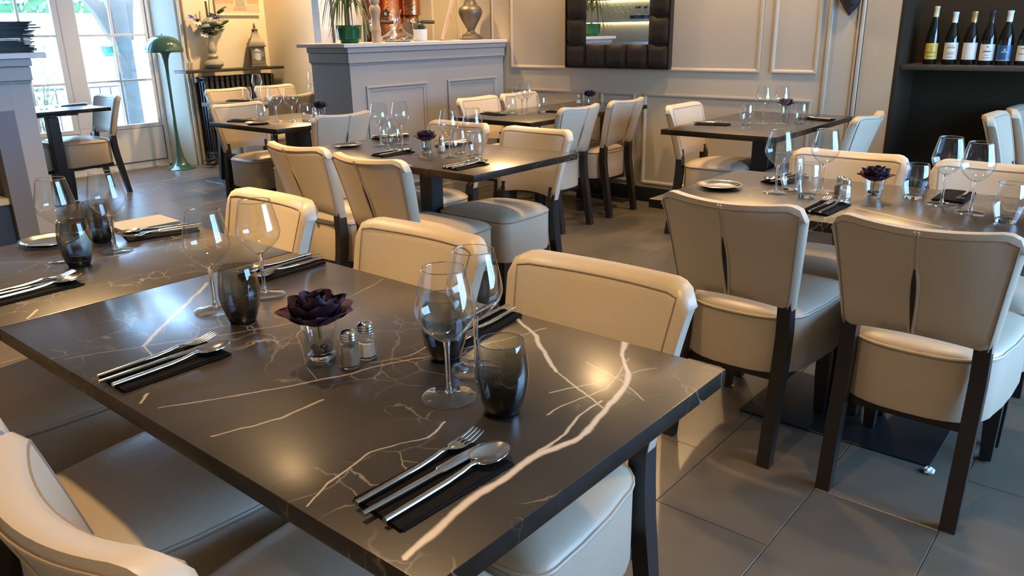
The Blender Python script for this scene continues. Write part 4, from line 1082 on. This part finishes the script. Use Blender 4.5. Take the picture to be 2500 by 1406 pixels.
# lantern
LNM = mat('grey_bronze_lantern', (.12, .11, .095), .5, .4, noise=(20, .3, (.19, .17, .15)))
ln = thing('lantern', 'antique bronze candle lantern with pagoda roof on the shelf', 'lantern', (5.0, 7.76, .9725), -.42)
obj('base', box(new_bm(), -.082, .082, -.082, .082, 0, .018, .004, 1), LNM, ln)
obj('plinth', box(new_bm(), -.072, .072, -.072, .072, .0185, .05, .003, 1), LNM, ln)
for sx in (-1, 1):
    for sy in (-1, 1): obj('post', box(new_bm(), sx * .064 - .008, sx * .064 + .008, sy * .064 - .008, sy * .064 + .008, .0505, .205, .002, 1), LNM, ln)
for k in range(4):
    b = new_bm()
    for zz, f in ((.0505, 1), (.205, -1)):
        P2 = [(-.056, zz), (.056, zz)] + [(.056 - .112 * j / 8, zz + f * (.052 - .036 * math.sin(PI * j / 8) ** .8)) for j in range(9)]
        vs2 = [b.verts.new((x, .062, z)) for x, z in P2]; vs3 = [b.verts.new((x, .067, z)) for x, z in P2]
        b.faces.new(vs2); b.faces.new(vs3[::-1])
        for i in range(len(P2)):
            j = (i + 1) % len(P2); b.faces.new((vs2[i], vs2[j], vs3[j], vs3[i]))
    fo = obj('fretwork', b, LNM, ln, rot=(0, 0, k * PI / 2), smooth=0)
    obj('pane', box(new_bm(), -.056, .056, .0595, .0612, .051, .205), PANE, ln, rot=(0, 0, k * PI / 2))
obj('eave', box(new_bm(), -.088, .088, -.088, .088, .2055, .222, .004, 1), LNM, ln)
obj('roof', lathe(new_bm(), [(.115, .2225), (.108, .245), (.085, .275), (.058, .31), (.044, .345), (.04, .352), (0, .352)], 4, a0=PI / 4, a1=2 * PI + PI / 4), LNM, ln, smooth=20)
obj('finial', lathe(new_bm(), [(0, .352), (.034, .353), (.028, .368), (.038, .378), (.022, .39), (.010, .398), (.014, .415), (.008, .44), (0, .452)], 20), LNM, ln, smooth=50)
obj('candle', lathe(new_bm(), [(0, .0505), (.042, .0505), (.042, .15), (.03, .156), (0, .152)], 24), CANDLE, ln)
# painting on the radiator wall
pt = thing('painting', 'painting of an orange house front on the cream wall', 'painting', (4.90, YR, 1.50))
obj('canvas', box(new_bm(), -.26, .26, -.032, -.001, 0, .62, .002, 1), mat('painting_ground', (.66, .55, .42), .7, noise=(12, .3, (.55, .42, .32))), pt)
for nm, x0, x1, z0, z1, c in (('orange_facade', -.26, -.045, .12, .62, (.62, .30, .18)), ('orange_facade', .115, .258, .12, .62, (.66, .32, .17)), ('window_area', -.02, .085, .09, .5, (.30, .31, .27)), ('brown_strip', -.05, .10, .05, .085, (.42, .30, .23)), ('pale_step', -.26, .258, .0, .03, (.70, .60, .50))):  # flat colour patches of the picture, the low strip brown
    obj(nm, box(new_bm(), x0, x1, -.0335, -.0325, z0, z1), mat('paint_' + nm, c, .7, noise=(25, .3, tuple(min(1, v * 1.25) for v in c))), pt)
# green floor lamp
fl_ = thing('floor_lamp', 'green lacquered mushroom floor lamp beside the glass doors', 'lamp', (3.985, 7.80, 0))
obj('base', lathe(new_bm(), [(0, 0), (.140, 0), (.145, .004), (.138, .010), (.10, .026), (.068, .06), (.045, .11), (.030, .18), (.021, .28), (.0165, .40)], 48), GREENLAMP, fl_, smooth=60)
obj('stem', lathe(new_bm(), [(.0165, .40), (.015, .60), (.0155, .85), (.019, 1.0), (.028, 1.08), (.045, 1.13), (.075, 1.155), (0, 1.16)], 32), GREENLAMP, fl_, smooth=60)
obj('shade', lathe(new_bm(), [(.178, 1.150), (.180, 1.152), (.179, 1.18), (.168, 1.22), (.145, 1.26), (.105, 1.292), (.055, 1.308), (0, 1.312), (0, 1.309), (.054, 1.305), (.103, 1.289), (.142, 1.257), (.165, 1.218), (.176, 1.18), (.178, 1.150)], 48), GREENLAMP, fl_, smooth=60)
obj('finial', lathe(new_bm(), [(0, 1.311), (.005, 1.311), (.004, 1.325), (0, 1.327)], 10), BLACKMETAL, fl_)

# ------------------------------------------------------------------ mirror with padded frame
MY0, MY1, GY0, GY1, MZ0, GZ0 = 2.925, 3.855, 3.105, 3.665, 1.012, 1.187
mr = thing('wall_mirror', 'large mirror framed in dark padded leather squares', 'mirror', (XW, 0, 0))
MZ1, GZ1 = 2.15, 1.975
obj('backing', box(new_bm(), -.03, -.001, MY0 + .005, MY1 - .005, MZ0 + .005, MZ1 - .005), LEADFRAME, mr)
obj('glass', box(new_bm(), -.034, -.0305, GY0 - .01, GY1 + .01, GZ0 - .01, GZ1 + .01), MIRROR, mr)
def pad(y0, y1, z0, z1):
    bm = new_bm(); n_ = 6; G = []
    for j in range(n_ + 1):
        r = []
        for i in range(n_ + 1):
            u, v = i / n_, j / n_
            h = .024 * (1 - abs(2 * u - 1) ** 6) ** .6 * (1 - abs(2 * v - 1) ** 6) ** .6
            r.append(bm.verts.new((-.0345 - h, y0 + (y1 - y0) * u, z0 + (z1 - z0) * v)))
        G.append(r)
    for j in range(n_):
        for i in range(n_): bm.faces.new((G[j][i], G[j][i + 1], G[j + 1][i + 1], G[j + 1][i]))
    bx = [G[0][0], G[0][n_], G[n_][n_], G[n_][0]]
    obj('pad', bm, LEADFRAME, mr, smooth=70)
fw = GY0 - MY0
cols = [MY0] + [MY0 + fw] + [GY0 + (GY1 - GY0) * k / 3 for k in (1, 2)] + [GY1, MY1]
for a, b2 in zip(cols, cols[1:]):
    pad(a, b2, MZ0, GZ0); pad(a, b2, GZ1, MZ1)
nz_ = 4
for k in range(nz_):
    z0 = GZ0 + (GZ1 - GZ0) * k / nz_; z1 = GZ0 + (GZ1 - GZ0) * (k + 1) / nz_
    pad(MY0, GY0, z0, z1); pad(GY1, MY1, z0, z1)
b = new_bm(); box(b, -.0475, -.001, MY0 - .004, MY0 + .004, MZ0, MZ1); box(b, -.0475, -.001, MY1 - .004, MY1 + .004, MZ0, MZ1); box(b, -.0475, -.001, MY0, MY1, MZ0 - .004, MZ0 + .004); obj('frame_edge', b, LEADFRAME, mr)
# lit back shelves on the far left wall, seen in the mirror
LED = mat('led_strip', (1, .9, .5), .5, emit=((1.0, .82, .36), 9.0))
bs = thing('bottle_shelves', 'lit bar shelves reflected in the mirror', 'shelves', (XL, 0, 0))
obj('splash', box(new_bm(), .001, .02, 5.6, 8.1, .5, 2.4), mat('pale_splash', (.55, .52, .46), .35), bs)
obj('shelf', box(new_bm(), .021, .36, 5.6, 8.1, 1.40, 1.445, .003, 1), STONE, bs)
obj('shelf', box(new_bm(), .021, .30, 5.6, 8.1, 1.74, 1.775, .003, 1), mat('dark_shelf', (.03, .03, .025), .4), bs)
obj('led', box(new_bm(), .022, .05, 5.62, 8.08, 1.392, 1.3995), LED, bs); obj('led', box(new_bm(), .022, .05, 5.62, 8.08, 1.732, 1.7395), LED, bs)
obj('counter_front', box(new_bm(), .021, .30, 5.6, 8.1, 0, 1.10), mat('steel_front', (.35, .38, .39), .3, .8), bs)
tag(obj('serving_tray', lathe(new_bm(), [(0, 0), (.20, 0), (.205, .05), (.195, .05), (.19, .012), (0, .012)], 36), IRON, None, (XL + .235, 6.72, 1.4455)), 'round black serving tray reflected in the mirror', 'tray')
def build_soda():
    o = thing('soda_bottle', 's', 'bottle')
    obj('body', lathe(new_bm(), [(0, 0), (.030, 0), (.031, .06), (.028, .085), (.013, .115), (.012, .145)], 20), GLASSB, o, smooth=60); obj('cap', lathe(new_bm(), [(0, .142), (.0145, .142), (.0145, .17), (.010, .174), (0, .174)], 16), BLACKMETAL, o); return o
for i in range(7):
    place('soda', build_soda, (XL + .20 + .12 * math.cos(i * .9), 6.72 + .12 * math.sin(i * .9), 1.458), 0, 'small clear bottle with black stopper on the reflected tray', 'bottle', 'stoppered bottles on the reflected tray')
def build_spirit():
    o = thing('spirit_bottle', 's', 'bottle')
    obj('body', lathe(new_bm(), [(0, 0), (.036, 0), (.037, .18), (.03, .21), (.014, .235), (.013, .29), (0, .29)], 20), BOTTLE, o, smooth=60); obj('paper_label', lathe(new_bm(), [(.0373, .05), (.0375, .05), (.0375, .14), (.0373, .14)], 20), WHITEC, o); return o
for i in range(9):
    place('spirit', build_spirit, (XL + .16, 6.45 + i * .11, 1.7755), i, 'dark bottle on the upper shelf reflected in the mirror', 'bottle', 'bottles on the reflected upper shelf')
for i in range(4):
    wine(XL + .18, 7.0 + i * .11, 'clear glass on the lit shelf reflected in the mirror', z=1.4455)['group'] = 'glasses on the reflected shelf'

# ------------------------------------------------------------------ sconce
sc_ = thing('wall_sconce', 'dark metal shield shaped wall sconce with rivets', 'sconce', (XW - .002, 1.69, 1.355))
b = new_bm(); lathe(b, [(.002, 0), (.04, .045), (.078, .11), (.105, .19), (.115, .28), (.112, .36), (.108, .36), (.111, .28), (.101, .19), (.074, .112), (.036, .05), (.002, .012)], 24, a0=PI / 2, a1=3 * PI / 2, sx=.75); obj('shell', b, mat('gunmetal', (.085, .082, .08), .42, .7), sc_, smooth=50)
for s in (-1, 1):
    b = new_bm(); bmesh.ops.create_uvsphere(b, u_segments=8, v_segments=6, radius=.005); obj('rivet', b, BLACKMETAL, sc_, loc=(-.038, s * .028, .062))
light('sconce_light', 'POINT', (XW - .06, 1.69, 1.70), energy=6, color=WARM, shadow_soft_size=.03)

# ------------------------------------------------------------------ wine bottles in the niche
def build_bottle(style):
    if style == 'flute': prof = [(0, 0), (.036, 0), (.038, .006), (.038, .13), (.036, .165), (.027, .215), (.0185, .26), (.0145, .285), (.014, .335), (0, .335)]
    else: prof = [(0, 0), (.039, 0), (.041, .006), (.0412, .135), (.038, .160), (.028, .198), (.0185, .225), (.0148, .245), (.0142, .300), (0, .300)]
    return prof
YEL = mat('yellow_label', (.62, .45, .06), .5); CRM = mat('cream_label', (.72, .66, .54), .55); BLU = mat('blue_label', (.03, .085, .17), .3); PRT = mat('label_print', (.20, .13, .07), .7); GLD = mat('gold_foil', (.62, .36, .12), .35, .5); WHF = mat('white_capsule', (.78, .74, .66), .4); YEF = mat('yellow_capsule', (.66, .57, .30), .4); BKF = mat('dark_capsule', (.03, .022, .018), .35); LPR = mat('light_print', (.45, .50, .52), .6)
BT = [(1.235, 'flute', YEL, YEF, 'tall green flute wine bottle with yellow label', 'TRIMBACH', PRT, .050, .125), (1.127, 'b', CRM, WHF, 'wine bottle with engraved cream label and silver capsule', None, PRT, .05, .128), (1.025, 'b', CRM, GLD, 'wine bottle with plain cream label and gold capsule', None, None, .05, .127), (.932, 'b', CRM, BKF, 'wine bottle with cream label and black capsule', None, PRT, .045, .118), (.842, 'b', BLU, WHF, 'wine bottle with blue label and white capsule', None, LPR, .045, .112), (.742, 'b', CRM, BKF, 'wine bottle with wide cream label cut by the picture edge', None, PRT, .045, .11)]
for i, (y, st, lm, cmat, lab, txt, pr_, l0, l1) in enumerate(BT):
    o = thing('wine_bottle', lab, 'bottle', (5.53, y, 1.0605), 0, 'wine bottles in the dark niche')
    prof = build_bottle(st); obj('body', lathe(new_bm(), prof, 32), BOTTLE, o, smooth=60)
    top = prof[-1][1]; rb_ = .038 if st == 'flute' else .0412
    obj('capsule', lathe(new_bm(), [(.0152, top - .058), (.0158, top - .058), (.0158, top - .01), (.0172, top - .008), (.0172, top + .003), (0, top + .004)], 24), cmat, o, smooth=40)
    amid = PI + math.atan2(y, 5.53) * 1.0
    lb = obj('paper_label', lathe(new_bm(), [(rb_ + .0006, l0 - .02), (rb_ + .0006, l1)], 20, a0=amid - 1.12, a1=amid + 1.12), lm, o, smooth=60)
    def printline(z, half, h, m):
        obj('print_line', lathe(new_bm(), [(rb_ + .0012, z), (rb_ + .0012, z + h)], 10, a0=amid - half, a1=amid + half), m, lb, smooth=60)
    if txt:
        cu = bpy.data.curves.new('lettering', 'FONT'); cu.body = txt; cu.size = .0125; cu.align_x = 'CENTER'; cu.extrude = .0003
        to = bpy.data.objects.new('lettering', cu); COL.objects.link(to)
        dg = bpy.context.evaluated_depsgraph_get(); me = bpy.data.meshes.new_from_object(to.evaluated_get(dg)); bpy.data.objects.remove(to)
        for v in me.vertices:
            a = amid + v.co.x / rb_; zz = .067 + v.co.y; rr_ = rb_ + .0014 + v.co.z
            v.co = Vector((rr_ * math.cos(a), rr_ * math.sin(a), zz))
        me.materials.clear(); me.materials.append(PRT)
        lo = bpy.data.objects.new('lettering', me); COL.objects.link(lo); lo.parent = lb
        printline(.045, .55, .004, PRT); printline(.105, .3, .003, PRT)
        printline(.083, .07, .012, PRT)
    elif pr_:
        if i == 1: printline(.108, .35, .003, PRT); printline(.096, .5, .005, PRT); printline(.056, .5, .02, mat('grey_engraving', (.48, .42, .33), .6)); printline(.042, .4, .003, PRT)
        elif i == 3: printline(.100, .12, .006, PRT); printline(.074, .5, .007, PRT); printline(.056, .3, .002, PRT); printline(.040, .45, .003, PRT)
        elif i == 4: printline(.072, .4, .006, LPR); printline(.082, .12, .010, LPR); printline(.026, .9, .004, LPR)
        else: printline(.092, .5, .004, PRT); printline(.062, .7, .004, PRT)
# tag on the centre chair, crumpled paper on the floor
b = new_bm(); bmesh.ops.create_icosphere(b, subdivisions=2, radius=.018)
for v in b.verts: v.co = Vector((v.co.x * 1.5 * random.uniform(.6, 1.1), v.co.y * random.uniform(.6, 1.1), (v.co.z + .018) * .5 * random.uniform(.5, 1.1)))
tag(obj('paper_scrap', b, mat('white_tissue', (.80, .79, .77), .8), None, (2.40, .372, 0), smooth=0), 'crumpled white paper scrap on the floor at the base plate corner', 'paper')
